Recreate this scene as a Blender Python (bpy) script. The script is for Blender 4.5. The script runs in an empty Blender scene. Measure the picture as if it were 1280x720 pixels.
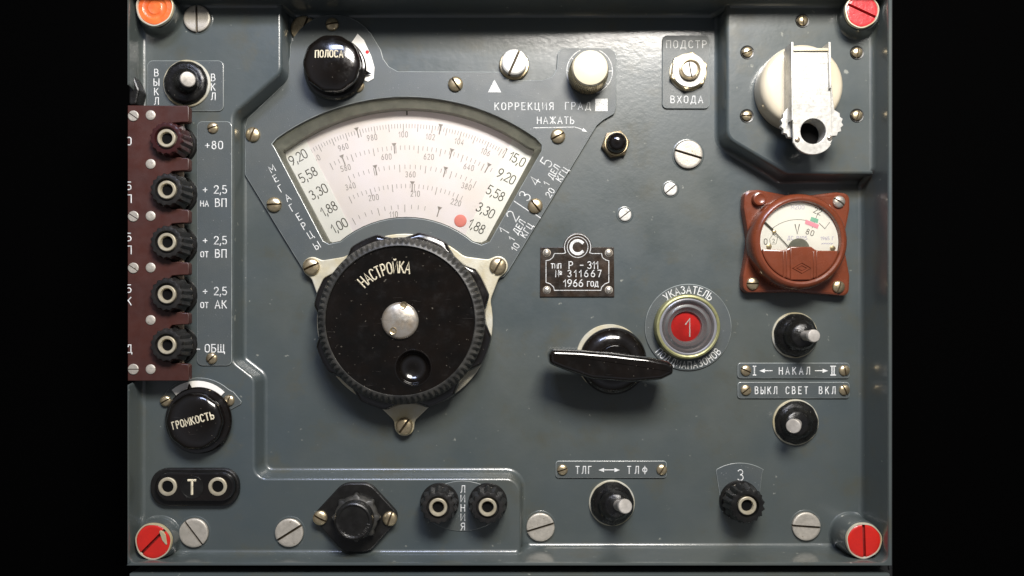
import bpy, math, random
from mathutils import Vector, Matrix
from mathutils.geometry import tessellate_polygon
random.seed(7)
S = bpy.context.scene
COL = S.collection
K = 0.0005            # metres per unit; the receiver lies on its back, panel plane z = 0
CX, CY, D = 620.0, 410.0, 1000.0
R = math.radians
def W(x, y, z): return Vector(((x - CX) * K, (CY - y) * K, z * K))

# ------------------------------------------------------------------ camera
cd = bpy.data.cameras.new('camera'); cam = bpy.data.objects.new('camera', cd); COL.objects.link(cam)
cam.location = W(CX, CY, D); cam.rotation_euler = (0, 0, 0)
cd.sensor_width = 36; cd.lens = 36 * D / 1280; cd.shift_x = (640 - CX) / 1280; cd.shift_y = (CY - 360) / 1280; cd.clip_start = 0.01; cd.clip_end = 20
S.camera = cam
S.view_settings.view_transform = 'Standard'; S.view_settings.look = 'None'
S.view_settings.exposure = 0.08; S.view_settings.gamma = 1
S.render.resolution_x = 1024; S.render.resolution_y = 576
# ------------------------------------------------------------------ world: a dim room with a paler ceiling
wd = bpy.data.worlds.new('World'); S.world = wd; wd.use_nodes = True
nt = wd.node_tree; bg = nt.nodes['Background']
tc = nt.nodes.new('ShaderNodeTexCoord'); sp = nt.nodes.new('ShaderNodeSeparateXYZ'); cr = nt.nodes.new('ShaderNodeValToRGB')
nt.links.new(tc.outputs['Generated'], sp.inputs[0])
nt.links.new(sp.outputs['Z'], cr.inputs[0]); nt.links.new(cr.outputs[0], bg.inputs[0])
cr.color_ramp.elements[0].position = 0.0; cr.color_ramp.elements[0].color = (.045, .038, .030, 1)
cr.color_ramp.elements[1].position = 1.0; cr.color_ramp.elements[1].color = (.11, .105, .10, 1)
e = cr.color_ramp.elements.new(.30); e.color = (.10, .09, .075, 1)
e = cr.color_ramp.elements.new(.72); e.color = (.40, .41, .46, 1)
e = cr.color_ramp.elements.new(.9); e.color = (.26, .26, .28, 1)
bg.inputs[1].default_value = 0.52
# ------------------------------------------------------------------ lamps
def area(name, pos, target, sx, sy, power, color):
    l = bpy.data.lights.new(name, 'AREA'); l.shape = 'RECTANGLE'; l.size = sx * K; l.size_y = sy * K
    l.energy = power; l.color = color
    o = bpy.data.objects.new(name, l); COL.objects.link(o); o.location = W(*pos)
    d = W(*target) - W(*pos); o.rotation_euler = d.to_track_quat('-Z', 'Y').to_euler(); return o
area('key_lamp', (950, -660, 1270), (640, 380, 0), 560, 460, 10.6, (1.0, .95, .88))
area('window_light', (300, -1130, 1600), (560, 300, 0), 620, 260, 4.2, (.62, .70, 1.0))

# ------------------------------------------------------------------ materials
def mat(name, col, rough=.5, metal=0, coat=0, coat_rough=.1, spec=.5, var=0, var_scale=60, bump=0, bump_scale=900,
        rvar=0, tint=None, scratch=None, scratch_amt=.75, stain=None, speck=None, speck_amt=.0, speck_scale=500, aniso=0):
    m = bpy.data.materials.new(name); m.use_nodes = True; n = m.node_tree; b = n.nodes['Principled BSDF']
    b.inputs['Base Color'].default_value = (*col, 1); b.inputs['Roughness'].default_value = rough
    b.inputs['Metallic'].default_value = metal; b.inputs['Coat Weight'].default_value = coat
    b.inputs['Coat Roughness'].default_value = coat_rough; b.inputs['Specular IOR Level'].default_value = spec
    geo = n.nodes.new('ShaderNodeNewGeometry')
    def noise(sc, det=4, ro=.6):
        t = n.nodes.new('ShaderNodeTexNoise'); t.inputs['Scale'].default_value = sc; t.inputs['Detail'].default_value = det
        t.inputs['Roughness'].default_value = ro
        n.links.new(geo.outputs['Position'], t.inputs['Vector']); return t.outputs['Fac']
    last = None
    if var or tint:
        mx = n.nodes.new('ShaderNodeMix'); mx.data_type = 'RGBA'
        rp = n.nodes.new('ShaderNodeMapRange'); rp.inputs[1].default_value = .35; rp.inputs[2].default_value = .65
        n.links.new(noise(var_scale), rp.inputs[0]); n.links.new(rp.outputs[0], mx.inputs[0])
        c2 = tint if tint else tuple(c * (1 - var) for c in col)
        mx.inputs[6].default_value = (*col, 1); mx.inputs[7].default_value = (*c2, 1)
        last = mx.outputs[2]
    if speck:
        mx = n.nodes.new('ShaderNodeMix'); mx.data_type = 'RGBA'
        rp = n.nodes.new('ShaderNodeMapRange'); rp.inputs[1].default_value = speck_amt; rp.inputs[2].default_value = speck_amt + .05
        n.links.new(noise(speck_scale, 3, .5), rp.inputs[0]); n.links.new(rp.outputs[0], mx.inputs[0])
        if last is not None: n.links.new(last, mx.inputs[6])
        else: mx.inputs[6].default_value = (*col, 1)
        mx.inputs[7].default_value = (*speck, 1); last = mx.outputs[2]
    if stain:                       # broad soft patches of old grime
        mx = n.nodes.new('ShaderNodeMix'); mx.data_type = 'RGBA'
        rp = n.nodes.new('ShaderNodeMapRange'); rp.inputs[1].default_value = .54; rp.inputs[2].default_value = .70
        n.links.new(noise(38, 6, .65), rp.inputs[0]); n.links.new(rp.outputs[0], mx.inputs[0])
        n.links.new(last, mx.inputs[6]); mx.inputs[7].default_value = (*stain, 1); last = mx.outputs[2]
    if scratch:                     # fine random scratches in two directions
        for ang, amt in ((.6, scratch_amt), (-1.0, scratch_amt + .02)):
            mp = n.nodes.new('ShaderNodeMapping'); mp.inputs['Rotation'].default_value = (0, 0, ang); mp.inputs['Scale'].default_value = (60, 2600, 60)
            tx = n.nodes.new('ShaderNodeTexNoise'); tx.inputs['Scale'].default_value = 1; tx.inputs['Detail'].default_value = 2
            n.links.new(geo.outputs['Position'], mp.inputs[0]); n.links.new(mp.outputs[0], tx.inputs['Vector'])
            rp = n.nodes.new('ShaderNodeMapRange'); rp.inputs[1].default_value = amt; rp.inputs[2].default_value = amt + .04
            n.links.new(tx.outputs['Fac'], rp.inputs[0]); mx = n.nodes.new('ShaderNodeMix'); mx.data_type = 'RGBA'
            n.links.new(rp.outputs[0], mx.inputs[0])
            if last is not None: n.links.new(last, mx.inputs[6])
            else: mx.inputs[6].default_value = (*col, 1)
            mx.inputs[7].default_value = (*scratch, 1); last = mx.outputs[2]
    if last is not None: n.links.new(last, b.inputs['Base Color'])
    if rvar:
        rp = n.nodes.new('ShaderNodeMapRange'); rp.inputs[1].default_value = .3; rp.inputs[2].default_value = .7
        rp.inputs[3].default_value = max(.02, rough - rvar); rp.inputs[4].default_value = min(1, rough + rvar)
        n.links.new(noise(var_scale * 3.1), rp.inputs[0]); n.links.new(rp.outputs[0], b.inputs['Roughness'])
    if bump:
        bp = n.nodes.new('ShaderNodeBump'); bp.inputs['Strength'].default_value = bump; bp.inputs['Distance'].default_value = .0003
        n.links.new(noise(bump_scale), bp.inputs['Height']); n.links.new(bp.outputs[0], b.inputs['Normal'])
        n.links.new(bp.outputs[0], b.inputs['Coat Normal'])
    return m
M = {}
M['paint'] = mat('grey_enamel', (.056, .072, .077), .40, coat=.7, coat_rough=.14, var_scale=9, tint=(.073, .084, .077), bump=.22, bump_scale=300, stain=(.070, .075, .062),
                 rvar=.12, speck=(.24, .25, .22), speck_amt=.705, speck_scale=210, scratch=(.16, .18, .17), scratch_amt=.765)
M['plate'] = mat('grey_plate_paint', (.061, .074, .078), .46, coat=.22, coat_rough=.38, var_scale=30, tint=(.073, .083, .080), bump=.35, bump_scale=1900, rvar=.06, speck=(.24, .25, .25), speck_amt=.70, speck_scale=900)
M['edge'] = mat('worn_lit_edge_paint', (.30, .33, .32), .35, coat=.3, var=.45, var_scale=90)  # pale colour paints in the bevel catch-light as well as edge wear
M['white'] = mat('white_fill_paint', (.80, .81, .79), .55, var=.22, var_scale=260, speck=(.28, .30, .30), speck_amt=.57, speck_scale=1500)
M['cream_ink'] = mat('cream_fill_paint', (.76, .69, .50), .55, var=.3, var_scale=300, speck=(.10, .08, .05), speck_amt=.60, speck_scale=1500)
M['black'] = mat('black_bakelite', (.0035, .0032, .003), .15, coat=.5, coat_rough=.07, var_scale=50, tint=(.0065, .0045, .0035), rvar=.13, scratch=(.05, .045, .04), scratch_amt=.74, speck=(.09, .08, .065), speck_amt=.70, speck_scale=480)
M['satin'] = mat('black_satin_plastic', (.006, .0058, .0055), .34, var_scale=60, tint=(.010, .0095, .0085), rvar=.12, bump=.25, bump_scale=1800, speck=(.09, .08, .07), speck_amt=.74, speck_scale=600)
M['rubber'] = mat('black_rubber', (.005, .005, .0055), .30, var_scale=90, tint=(.010, .0095, .008), rvar=.15, bump=.5, bump_scale=1100, speck=(.13, .12, .10), speck_amt=.70, speck_scale=700)
M['dusty'] = mat('dusty_black_plastic', (.007, .007, .007), .40, var_scale=140, tint=(.018, .0165, .015), rvar=.1, bump=.2, bump_scale=1500)
M['brown'] = mat('brown_bakelite', (.180, .043, .018), .27, coat=.35, coat_rough=.16, var_scale=60, tint=(.145, .036, .015), scratch=(.30, .12, .07), scratch_amt=.76, speck=(.24, .10, .06), speck_amt=.76, rvar=.08, bump=.10, bump_scale=900)
M['board'] = mat('dark_red_brown_board', (.058, .0165, .011), .45, coat=.1, coat_rough=.3, var_scale=45, tint=(.044, .014, .0105), bump=.2, bump_scale=1200, rvar=.1)
M['maroon'] = mat('maroon_bakelite', (.045, .010, .010), .30, coat=.3, var_scale=70, tint=(.032, .008, .008))
M['steel'] = mat('nickel_plate', (.74, .71, .64), .30, metal=.80, var_scale=110, tint=(.60, .50, .38), scratch=(.40, .36, .30), scratch_amt=.68, rvar=.08, bump=.05, bump_scale=900)
M['brass'] = mat('aged_brass', (.68, .56, .35), .33, metal=.9, var_scale=220, tint=(.54, .44, .28), rvar=.08, bump=.08, bump_scale=1200)
M['cad'] = mat('dull_zinc_plate', (.54, .50, .43), .46, metal=.45, var_scale=200, tint=(.44, .41, .35), rvar=.12, bump=.5, bump_scale=1300, speck=(.26, .22, .15), speck_amt=.66, speck_scale=520)
M['alum'] = mat('pale_cast_aluminium', (.62, .61, .53), .45, metal=.35, var_scale=45, tint=(.52, .45, .27), rvar=.1, bump=.3, bump_scale=1500)  # yellowish tint puts a warm reflection into the colour
M['tin'] = mat('bright_tin_plate', (.64, .63, .59), .40, metal=.40, var_scale=160, tint=(.50, .49, .45), rvar=.12, bump=.2, bump_scale=700, scratch=(.30, .29, .26), scratch_amt=.70, speck=(.24, .22, .18), speck_amt=.74, speck_scale=420)
M['ink'] = mat('dark_ink', (.060, .055, .040), .7)
M['ink_soft'] = mat('faded_scale_ink', (.24, .21, .18), .7, tint=(.34, .31, .29), var_scale=400)
M['scale'] = mat('cream_scale_card', (.86, .79, .81), .55, var_scale=22, tint=(.82, .74, .70))
M['card'] = mat('white_label_card', (.90, .88, .83), .5)
M['bezel'] = mat('dull_window_frame_metal', (.235, .235, .19), .42, metal=.35, var_scale=120, tint=(.17, .17, .14), rvar=.1, bump=.3, bump_scale=900)
M['red'] = mat('red_seal_paint', (.56, .016, .009), .35, coat=.4, var_scale=120, tint=(.50, .015, .010), bump=.6, bump_scale=500)
M['pinkred'] = mat('pinkish_red_seal_wax', (.66, .05, .055), .35, coat=.4, var_scale=150, tint=(.50, .03, .035), bump=1.0, bump_scale=380)
M['orange'] = mat('orange_seal_wax', (.80, .17, .035), .40, coat=.3, var_scale=140, tint=(.68, .11, .02), bump=1.0, bump_scale=300)
M['cream'] = mat('cream_plastic', (.80, .74, .55), .30, coat=.4, coat_rough=.1, var_scale=40, tint=(.76, .69, .50))
M['ceramic'] = mat('cream_glazed_ceramic', (.66, .60, .47), .28, coat=.6, coat_rough=.08, var_scale=30, tint=(.60, .53, .39), bump=.1, bump_scale=200, speck=(.35, .28, .18), speck_amt=.72, speck_scale=400)
M['tag'] = mat('black_etched_nameplate', (.016, .012, .009), .33, metal=.2, coat=.3, var_scale=70, tint=(.042, .026, .016), rvar=.12, bump=.25, bump_scale=1200)
M['greyrub'] = mat('grey_ring_plastic', (.24, .24, .26), .30, coat=.4, var_scale=80, tint=(.20, .20, .215))
M['redlamp'] = mat('red_enamel_disc', (.66, .014, .012), .35, var=.25, var_scale=160)
M['blob'] = mat('faded_red_marker', (.80, .24, .20), .6)
M['green'] = mat('green_scale_ink', (.22, .52, .38), .6)
M['pink'] = mat('pink_scale_ink', (.86, .32, .42), .6)
M['violet'] = mat('violet_stamp_ink', (.40, .36, .58), .6)
M['tan'] = mat('tan_fibre_strip', (.62, .47, .33), .55, var=.25, var_scale=200)
M['cast'] = mat('black_case_paint', (.010, .011, .012), .55, coat=.0, bump=.3, bump_scale=500)
M['cloth'] = mat('black_matt_cloth', (.0012, .0012, .0012), 1.0, spec=.0)
M['slot'] = mat('grimy_slot_floor', (.075, .055, .030), .7, metal=.2, var=.5, var_scale=500)
M['waxslot'] = mat('dark_red_slot', (.26, .012, .010), .6, var=.4, var_scale=400)
M['nut'] = mat('dark_brass_nut', (.34, .27, .17), .35, metal=.8, var_scale=200, tint=(.20, .15, .09))
M['tip'] = mat('worn_lever_metal', (.68, .64, .58), .42, metal=.5, var_scale=180, tint=(.48, .45, .40), rvar=.1, bump=.15, bump_scale=1300)
M['pbrass'] = mat('pale_brass_socket', (.72, .66, .50), .36, metal=.6, var_scale=200, tint=(.60, .53, .38), rvar=.08)
M['collar'] = mat('greyed_dusty_ribs', (.018, .018, .017), .45, var_scale=130, tint=(.055, .053, .047), bump=.3, bump_scale=1500)
M['hole'] = mat('dark_bore', (.004, .004, .004), .9, spec=.1)
M['olive'] = mat('yellowed_brass_ring', (.34, .33, .17), .42, metal=.4, var_scale=150, tint=(.24, .24, .10), rvar=.1)
def glass_mat():
    m = bpy.data.materials.new('clear_glass'); m.use_nodes = True; n = m.node_tree
    for x in list(n.nodes): n.nodes.remove(x)
    o = n.nodes.new('ShaderNodeOutputMaterial'); mx = n.nodes.new('ShaderNodeMixShader')
    tr = n.nodes.new('ShaderNodeBsdfTransparent'); gl = n.nodes.new('ShaderNodeBsdfGlossy'); fr = n.nodes.new('ShaderNodeFresnel')
    fr.inputs[0].default_value = 1.5; gl.inputs['Roughness'].default_value = .05
    tr.inputs[0].default_value = (.97, .98, .96, 1)
    n.links.new(fr.outputs[0], mx.inputs[0]); n.links.new(tr.outputs[0], mx.inputs[1]); n.links.new(gl.outputs[0], mx.inputs[2])
    n.links.new(mx.outputs[0], o.inputs[0]); return m
M['glass'] = glass_mat()

# ------------------------------------------------------------------ scene graph helpers
def worn_lit_edges(o, m='edge'):          # bevel highlight put into the colour, together with paint rubbed thin
    o.data.materials.append(M[m])
    for p in o.data.polygons:
        if .25 < p.normal.z < .97: p.material_index = 1
    return o
class T:            # a thing, part or piece of the setting with a base at true panel coordinates
    def __init__(s, o, x, y, z): s.o, s.x, s.y, s.z = o, x, y, z
def true(ax, ay, z): f = (D - z) / D; return CX + (ax - CX) * f, CY + (ay - CY) * f
def tagit(o, label=None, cat=None, group=None, kind=None):
    if label: o['label'] = label
    if cat: o['category'] = cat
    if group: o['group'] = group
    if kind: o['kind'] = kind
def thing(name, label, cat, ax, ay, az, group=None, kind=None):
    """an Empty at the thing's base; (ax, ay) is where its axis crosses height az in the photograph"""
    x, y = true(ax, ay, az)
    o = bpy.data.objects.new(name, None); o.empty_display_size = .01; COL.objects.link(o)
    o.location = W(x, y, 0); tagit(o, label, cat, group, kind); return T(o, x, y, 0)
def link(name, me, t, loc=(0, 0, 0), parent=None, rot=0, scale=1):
    o = bpy.data.objects.new(name, me); COL.objects.link(o)
    if t is not None:
        o.parent = t.o if parent is None else parent
    o.location = Vector(loc) * K; o.rotation_euler = (0, 0, rot); o.scale = (scale,) * 3; return o
def mesh(name, V, F, m, smooth=35):
    me = bpy.data.meshes.new(name); me.from_pydata([(v[0] * K, v[1] * K, v[2] * K) for v in V], [], F); me.validate()
    me.materials.append(M[m])
    if smooth:
        me.shade_smooth(); me.set_sharp_from_angle(angle=R(smooth))
    me.update(); return me
def L(t, ax, ay, z):       # photograph position at height z -> the thing's local coordinates
    x, y = true(ax, ay, z); return (x - t.x, t.y - y, z)
def Ls(t, pts, z): return [L(t, p[0], p[1], z)[:2] for p in pts]

class B:            # mesh builder
    def __init__(s): s.V, s.F, s.cut = [], [], []
    def add(s, V, F):
        k = len(s.V); s.V += [tuple(v) for v in V]; s.F += [tuple(i + k for i in f) for f in F]; return s
    def make(s, name, m, t, parent=None, smooth=35, loc=(0, 0, 0), rot=0):
        return link(name, mesh(name, s.V, s.F, m, smooth), t, loc, parent, rot)
def lathe(prof, seg=48, c=(0, 0), mod=None, cap=True):
    V, F = [], []
    n = len(prof)
    for p in prof:
        r, z = p[0], p[1]; amp = p[2] if len(p) > 2 else 0
        for k in range(seg):
            a = 2 * math.pi * k / seg
            rr = r + (amp * mod(a) if mod and amp else 0)
            V.append((c[0] + rr * math.cos(a), c[1] + rr * math.sin(a), z))
    for j in range(n - 1):
        for k in range(seg):
            k2 = (k + 1) % seg
            F.append((j * seg + k, j * seg + k2, (j + 1) * seg + k2, (j + 1) * seg + k))
    if cap: F.append(tuple((n - 1) * seg + k for k in range(seg)))
    return V, F
def tilt(V, ang, direction, pivot=(0, 0, 0)):
    """lean points towards direction (degrees, y up) by ang degrees about pivot"""
    ax = Vector((-math.sin(R(direction)), math.cos(R(direction)), 0)); m = Matrix.Rotation(R(ang), 3, ax); p = Vector(pivot)
    return [tuple(m @ (Vector(v) - p) + p) for v in V]
def ccw(P):
    a = sum(P[i][0] * P[(i + 1) % len(P)][1] - P[(i + 1) % len(P)][0] * P[i][1] for i in range(len(P)))
    return a > 0
def offset(P, d):          # d > 0: towards the left of the direction of travel
    n = len(P); out = []
    for i in range(n):
        a, b, c = Vector(P[i - 1][:2]), Vector(P[i][:2]), Vector(P[(i + 1) % n][:2])
        u, v = (b - a), (c - b)
        u = u.normalized() if u.length > 1e-9 else v.normalized(); v = v.normalized() if v.length > 1e-9 else u
        n1, n2 = Vector((-u.y, u.x)), Vector((-v.y, v.x)); m = n1 + n2
        m = m.normalized() if m.length > 1e-6 else n1
        q = b + m * (d / max(.5, m.dot(n1))); out.append((q.x, q.y))
    return out
def rp(pts, n=6):          # corners (x, y, radius) -> dense outline
    out = []; N = len(pts)
    for i in range(N):
        a, b, c = Vector(pts[i - 1][:2]), Vector(pts[i][:2]), Vector(pts[(i + 1) % N][:2]); r = pts[i][2] if len(pts[i]) > 2 else 0
        if r <= 0: out.append((b.x, b.y)); continue
        u, v = (a - b).normalized(), (c - b).normalized(); ang = math.acos(max(-1, min(1, u.dot(v))))
        if ang > math.pi - .02: out.append((b.x, b.y)); continue
        t = min(r / math.tan(ang / 2), (a - b).length * .49 if len(pts[i-1]) > 2 and pts[i-1][2] > 0 else (a - b).length * .98, (c - b).length * .49 if len(pts[(i+1)%N])>2 and pts[(i+1)%N][2] > 0 else (c - b).length * .98); rr = t * math.tan(ang / 2)
        cen = b + (u + v).normalized() * (rr / math.sin(ang / 2)); p0, p1 = b + u * t, b + v * t
        a0 = math.atan2(*(p0 - cen).yx); a1 = math.atan2(*(p1 - cen).yx); da = (a1 - a0 + math.pi) % (2 * math.pi) - math.pi
        for k in range(n + 1): out.append((cen.x + rr * math.cos(a0 + da * k / n), cen.y + rr * math.sin(a0 + da * k / n)))
    return out
def rect(x0, y0, x1, y1, r=4): return rp([(x0, y0, r), (x1, y0, r), (x1, y1, r), (x0, y1, r)])
def arc(cx, cy, r, a0, a1, n=12, ry=None):   # photograph coordinates, angles counter-clockwise as seen
    ry = r if ry is None else ry
    return [(cx + r * math.cos(R(a0 + (a1 - a0) * k / n)), cy - ry * math.sin(R(a0 + (a1 - a0) * k / n))) for k in range(n + 1)]
def slab(P, z0, z1, bev=.6, holes=(), prof=None):
    """extruded outline with a rounded top edge, optional openings; prof = [(inset, z)] overrides"""
    loops = [P if ccw(P) else P[::-1]] + [h[::-1] if ccw(h) else h for h in holes]
    prof = prof or [(0, z0), (0, z1 - bev), (bev * .3, z1 - bev * .3), (bev, z1)]
    V, F, tops = [], [], []
    for Lp in loops:
        n = len(Lp); st = len(V)
        for d, z in prof:
            V += [(x, y, z) for x, y in offset(Lp, d)]
        for j in range(len(prof) - 1):
            for k in range(n):
                k2 = (k + 1) % n; F.append((st + j * n + k, st + j * n + k2, st + (j + 1) * n + k2, st + (j + 1) * n + k))
        tops.append(list(range(len(V) - n, len(V))))
    for q_ in tops:                                   # the flat top has its own vertices, so it shades flat
        k0 = len(V); V += [V[i] for i in q_]; q_[:] = range(k0, k0 + len(q_))
    if len(tops) == 1: F.append(tuple(tops[0]))
    else:
        flat = [i for tp in tops for i in tp]
        for tri in tessellate_polygon([[Vector((V[i][0], V[i][1], 0)) for i in tp] for tp in tops]):
            q = [flat[i] for i in tri]; a, b, c = (V[i] for i in q)
            if (b[0] - a[0]) * (c[1] - a[1]) - (b[1] - a[1]) * (c[0] - a[0]) < 0: q = q[::-1]
            F.append(tuple(q))
    return V, F
def ribbon(pl, w, z, closed=False, rise=.3):
    P = [Vector(p[:2]) for p in pl]
    if len(P) < 2: return [], []
    if not closed:
        P[0] = P[0] + (P[0] - P[1]).normalized() * w * .35; P[-1] = P[-1] + (P[-1] - P[-2]).normalized() * w * .35
    n = len(P); V, F = [], []
    for i in range(n):
        a = P[i - 1] if (i > 0 or closed) else None; c = P[(i + 1) % n] if (i < n - 1 or closed) else None
        u = (P[i] - a) if a is not None else (c - P[i]); v = (c - P[i]) if c is not None else (P[i] - a)
        u = u.normalized(); v = v.normalized(); n1 = Vector((-u.y, u.x)); m = n1 + Vector((-v.y, v.x))
        m = m.normalized() if m.length > .1 else n1
        q = m * (w / 2 / max(.6, m.dot(n1)))
        V += [(P[i].x - q.x, P[i].y - q.y, z), (P[i].x, P[i].y, z + w * rise), (P[i].x + q.x, P[i].y + q.y, z)]
    for i in range(n if closed else n - 1):
        a, b = 3 * i, 3 * ((i + 1) % n)
        F += [(a, b, b + 1, a + 1), (a + 1, b + 1, b + 2, a + 2)]
    return V, F

# ------------------------------------------------------------------ engraved single-stroke letters
def A(cx, cy, rx, ry, a0, a1, n=7): return [(cx + rx * math.cos(R(a0 + (a1 - a0) * k / n)), cy + ry * math.sin(R(a0 + (a1 - a0) * k / n))) for k in range(n + 1)]
O_ = A(.28, .72, .28, .28, 0, 180) + A(.28, .28, .28, .28, 180, 360) + [(.56, .72)]
P_ = [(0, 0), (0, 1), (.26, 1)] + A(.26, .73, .26, .27, 90, -90) + [(0, .46)]
GL = {
 'А': (.62, [[(0, 0), (.31, 1), (.62, 0)], [(.1, .32), (.52, .32)]]), 'Б': (.54, [[(.5, 1), (0, 1), (0, 0), (.26, 0)] + A(.26, .29, .27, .29, -90, 90) + [(0, .58)]]),
 'В': (.54, [[(0, 0), (0, 1), (.26, 1)] + A(.26, .77, .22, .23, 90, -90) + [(0, .54)], [(.26, .54)] + A(.26, .27, .28, .27, 90, -90) + [(0, 0)]]),
 'Г': (.46, [[(0, 0), (0, 1), (.46, 1)]]), 'Д': (.72, [[(0, -.18), (0, 0), (.72, 0), (.72, -.18)], [(.1, 0), (.3, 1), (.6, 1), (.6, 0)]]),
 'Е': (.48, [[(.48, 1), (0, 1), (0, 0), (.48, 0)], [(0, .52), (.4, .52)]]), 'Ж': (.8, [[(.4, 0), (.4, 1)], [(0, 1), (.4, .5), (0, 0)], [(.8, 1), (.4, .5), (.8, 0)]]),
 'З': (.52, [A(.25, .77, .23, .23, 150, -90) + A(.25, .27, .27, .27, 90, -150)]), 'И': (.58, [[(0, 1), (0, 0), (.58, 1), (.58, 0)]]),
 'Й': (.58, [[(0, 1), (0, 0), (.58, 1), (.58, 0)], A(.29, 1.26, .14, .1, 190, 350, 5)]), 'К': (.56, [[(0, 0), (0, 1)], [(.54, 1), (.0, .42)], [(.17, .58), (.56, 0)]]),
 'Л': (.58, [[(0, 0), (.12, .1), (.2, 1), (.58, 1), (.58, 0)]]), 'М': (.7, [[(0, 0), (0, 1), (.35, .3), (.7, 1), (.7, 0)]]),
 'Н': (.56, [[(0, 0), (0, 1)], [(.56, 0), (.56, 1)], [(0, .52), (.56, .52)]]), 'О': (.56, [O_]), 'П': (.56, [[(0, 0), (0, 1), (.56, 1), (.56, 0)]]),
 'Р': (.52, [P_]), 'С': (.52, [A(.28, .72, .28, .28, 25, 180) + A(.28, .28, .28, .28, 180, 335)]), 'Т': (.54, [[(0, 1), (.54, 1)], [(.27, 1), (.27, 0)]]),
 'У': (.56, [[(0, 1), (.28, .38)], [(.56, 1), (.2, 0), (.05, 0)]]), 'Ф': (.7, [A(.35, .5, .35, .3, 0, 360, 12), [(.35, -.05), (.35, 1.05)]]),
 'Х': (.58, [[(0, 0), (.58, 1)], [(.58, 0), (0, 1)]]), 'Ц': (.64, [[(0, 1), (0, 0), (.64, 0), (.64, -.2)], [(.5, 0), (.5, 1)]]),
 'Щ': (.84, [[(0, 1), (0, 0), (.84, 0), (.84, -.2)], [(.36, 0), (.36, 1)], [(.72, 0), (.72, 1)]]),
 'Ы': (.74, [[(0, 1), (0, 0), (.22, 0)] + A(.22, .27, .24, .27, -90, 90) + [(0, .54)], [(.74, 0), (.74, 1)]]),
 'Ь': (.5, [[(0, 1), (0, 0), (.24, 0)] + A(.24, .27, .26, .27, -90, 90) + [(0, .54)]]),
 'Я': (.52, [[(.52, 0), (.52, 1), (.26, 1)] + A(.26, .75, .26, .25, 90, 270) + [(.52, .5)], [(.26, .5), (0, 0)]]),
 '0': (.52, [[(p[0] * .93, p[1]) for p in O_]]), '1': (.3, [[(0, .68), (.26, 1), (.26, 0)]]),
 '2': (.52, [A(.26, .73, .26, .27, 165, -20) + [(0, 0), (.54, 0)]]), '3': (.52, [A(.25, .77, .23, .23, 150, -90) + A(.25, .27, .27, .27, 90, -150)]),
 '4': (.56, [[(.4, 0), (.4, 1), (0, .28), (.56, .28)]]), '5': (.52, [[(.48, 1), (.06, 1), (.02, .56)] + A(.24, .31, .28, .31, 125, -140)]),
 '6': (.54, [[(.42, 1), (.2, .8), (.03, .45)] + A(.27, .29, .27, .29, 160, -180, 12)]), '7': (.5, [[(0, 1), (.5, 1), (.16, 0)]]),
 '8': (.52, [A(.26, .77, .21, .23, -90, 270, 12), A(.26, .27, .26, .27, 90, 450, 12)]),
 '9': (.54, [[(.12, 0), (.34, .2), (.51, .55)] + A(.27, .71, .27, .29, -20, 320, 12)]),
 ',': (.14, [[(.1, .1), (.02, -.18)]]), '.': (.1, [[(.04, .0), (.06, .05)]]), '+': (.5, [[(0, .45), (.5, .45)], [(.25, .2), (.25, .7)]]), '-': (.36, [[(0, .48), (.36, .48)]]),
 ' ': (.42, []), '№': (.95, [[(0, 0), (0, 1), (.46, 0), (.46, 1)], A(.76, .66, .14, .17, 0, 360, 8), [(.62, .36), (.9, .36)]]),
 'V': (.6, [[(0, 1), (.3, 0), (.6, 1)]]), 'I': (.3, [[(.15, 0), (.15, 1)], [(0, 0), (.3, 0)], [(0, 1), (.3, 1)]]),
 'Q': (.5, [[(.15, 0), (.15, 1)], [(.4, 0), (.4, 1)], [(0, 0), (.55, 0)], [(0, 1), (.55, 1)]]),
 '%': (.3, [[(0, 0), (.3, 1)]]), '~': (.5, [[(0, .3), (.15, .6), (.3, .4), (.5, .7)]]),
}
def gwid(s, sp): return sum(GL[c][0] for c in s) + sp * (len(s) - 1)
def put(b, strokes, m, w, z):
    for k, st in enumerate(strokes):
        b.add(*ribbon([m @ Vector((p[0], p[1])) if False else (m(p)) for p in st], w, z + .02 * k))
def text(t, s, ax, ay, z, h, ang=0, w=None, sp=.3, xs=1.0, b=None, clip=None, anchor='c', jit=.0):
    """s centred at the photograph position (ax, ay); ang in degrees, counter-clockwise"""
    f = (D - z) / D; own = b is None; b = b or B(); h *= f; w = (w or h * .14 / f) * f
    X, Y, _ = L(t, ax, ay, z); tot = gwid(s, sp / xs) * xs; x = {'c': -tot / 2, 'l': 0, 'r': -tot}[anchor]
    if len(s) > 1: b.cut.append(len(b.F))
    ca, sa = math.cos(R(ang)), math.sin(R(ang)); zz = z + .12
    for c in s:
        g = GL[c]; dy = random.uniform(-jit, jit)
        for k, st in enumerate(g[1]):
            pts = []
            for p in st:
                lx, ly = (x + p[0] * xs) * h, (p[1] - .5 + dy) * h
                pts.append((X + lx * ca - ly * sa, Y + lx * sa + ly * ca))
            if clip is not None:
                cut = L(t, clip, 0, z)[0]
                np_ = []
                for p0, p1 in zip(pts, pts[1:]):
                    if p0[0] < cut and p1[0] < cut: continue
                    if p0[0] < cut: u = (cut - p0[0]) / (p1[0] - p0[0]); p0 = (cut, p0[1] + (p1[1] - p0[1]) * u)
                    if p1[0] < cut: u = (cut - p1[0]) / (p0[0] - p1[0]); p1 = (cut, p1[1] + (p0[1] - p1[1]) * u)
                    b.add(*ribbon([p0, p1], w, zz + .03 * k))
                continue
            b.add(*ribbon(pts, w, zz + .03 * k))
        x += g[0] * xs + sp
    return b
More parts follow.
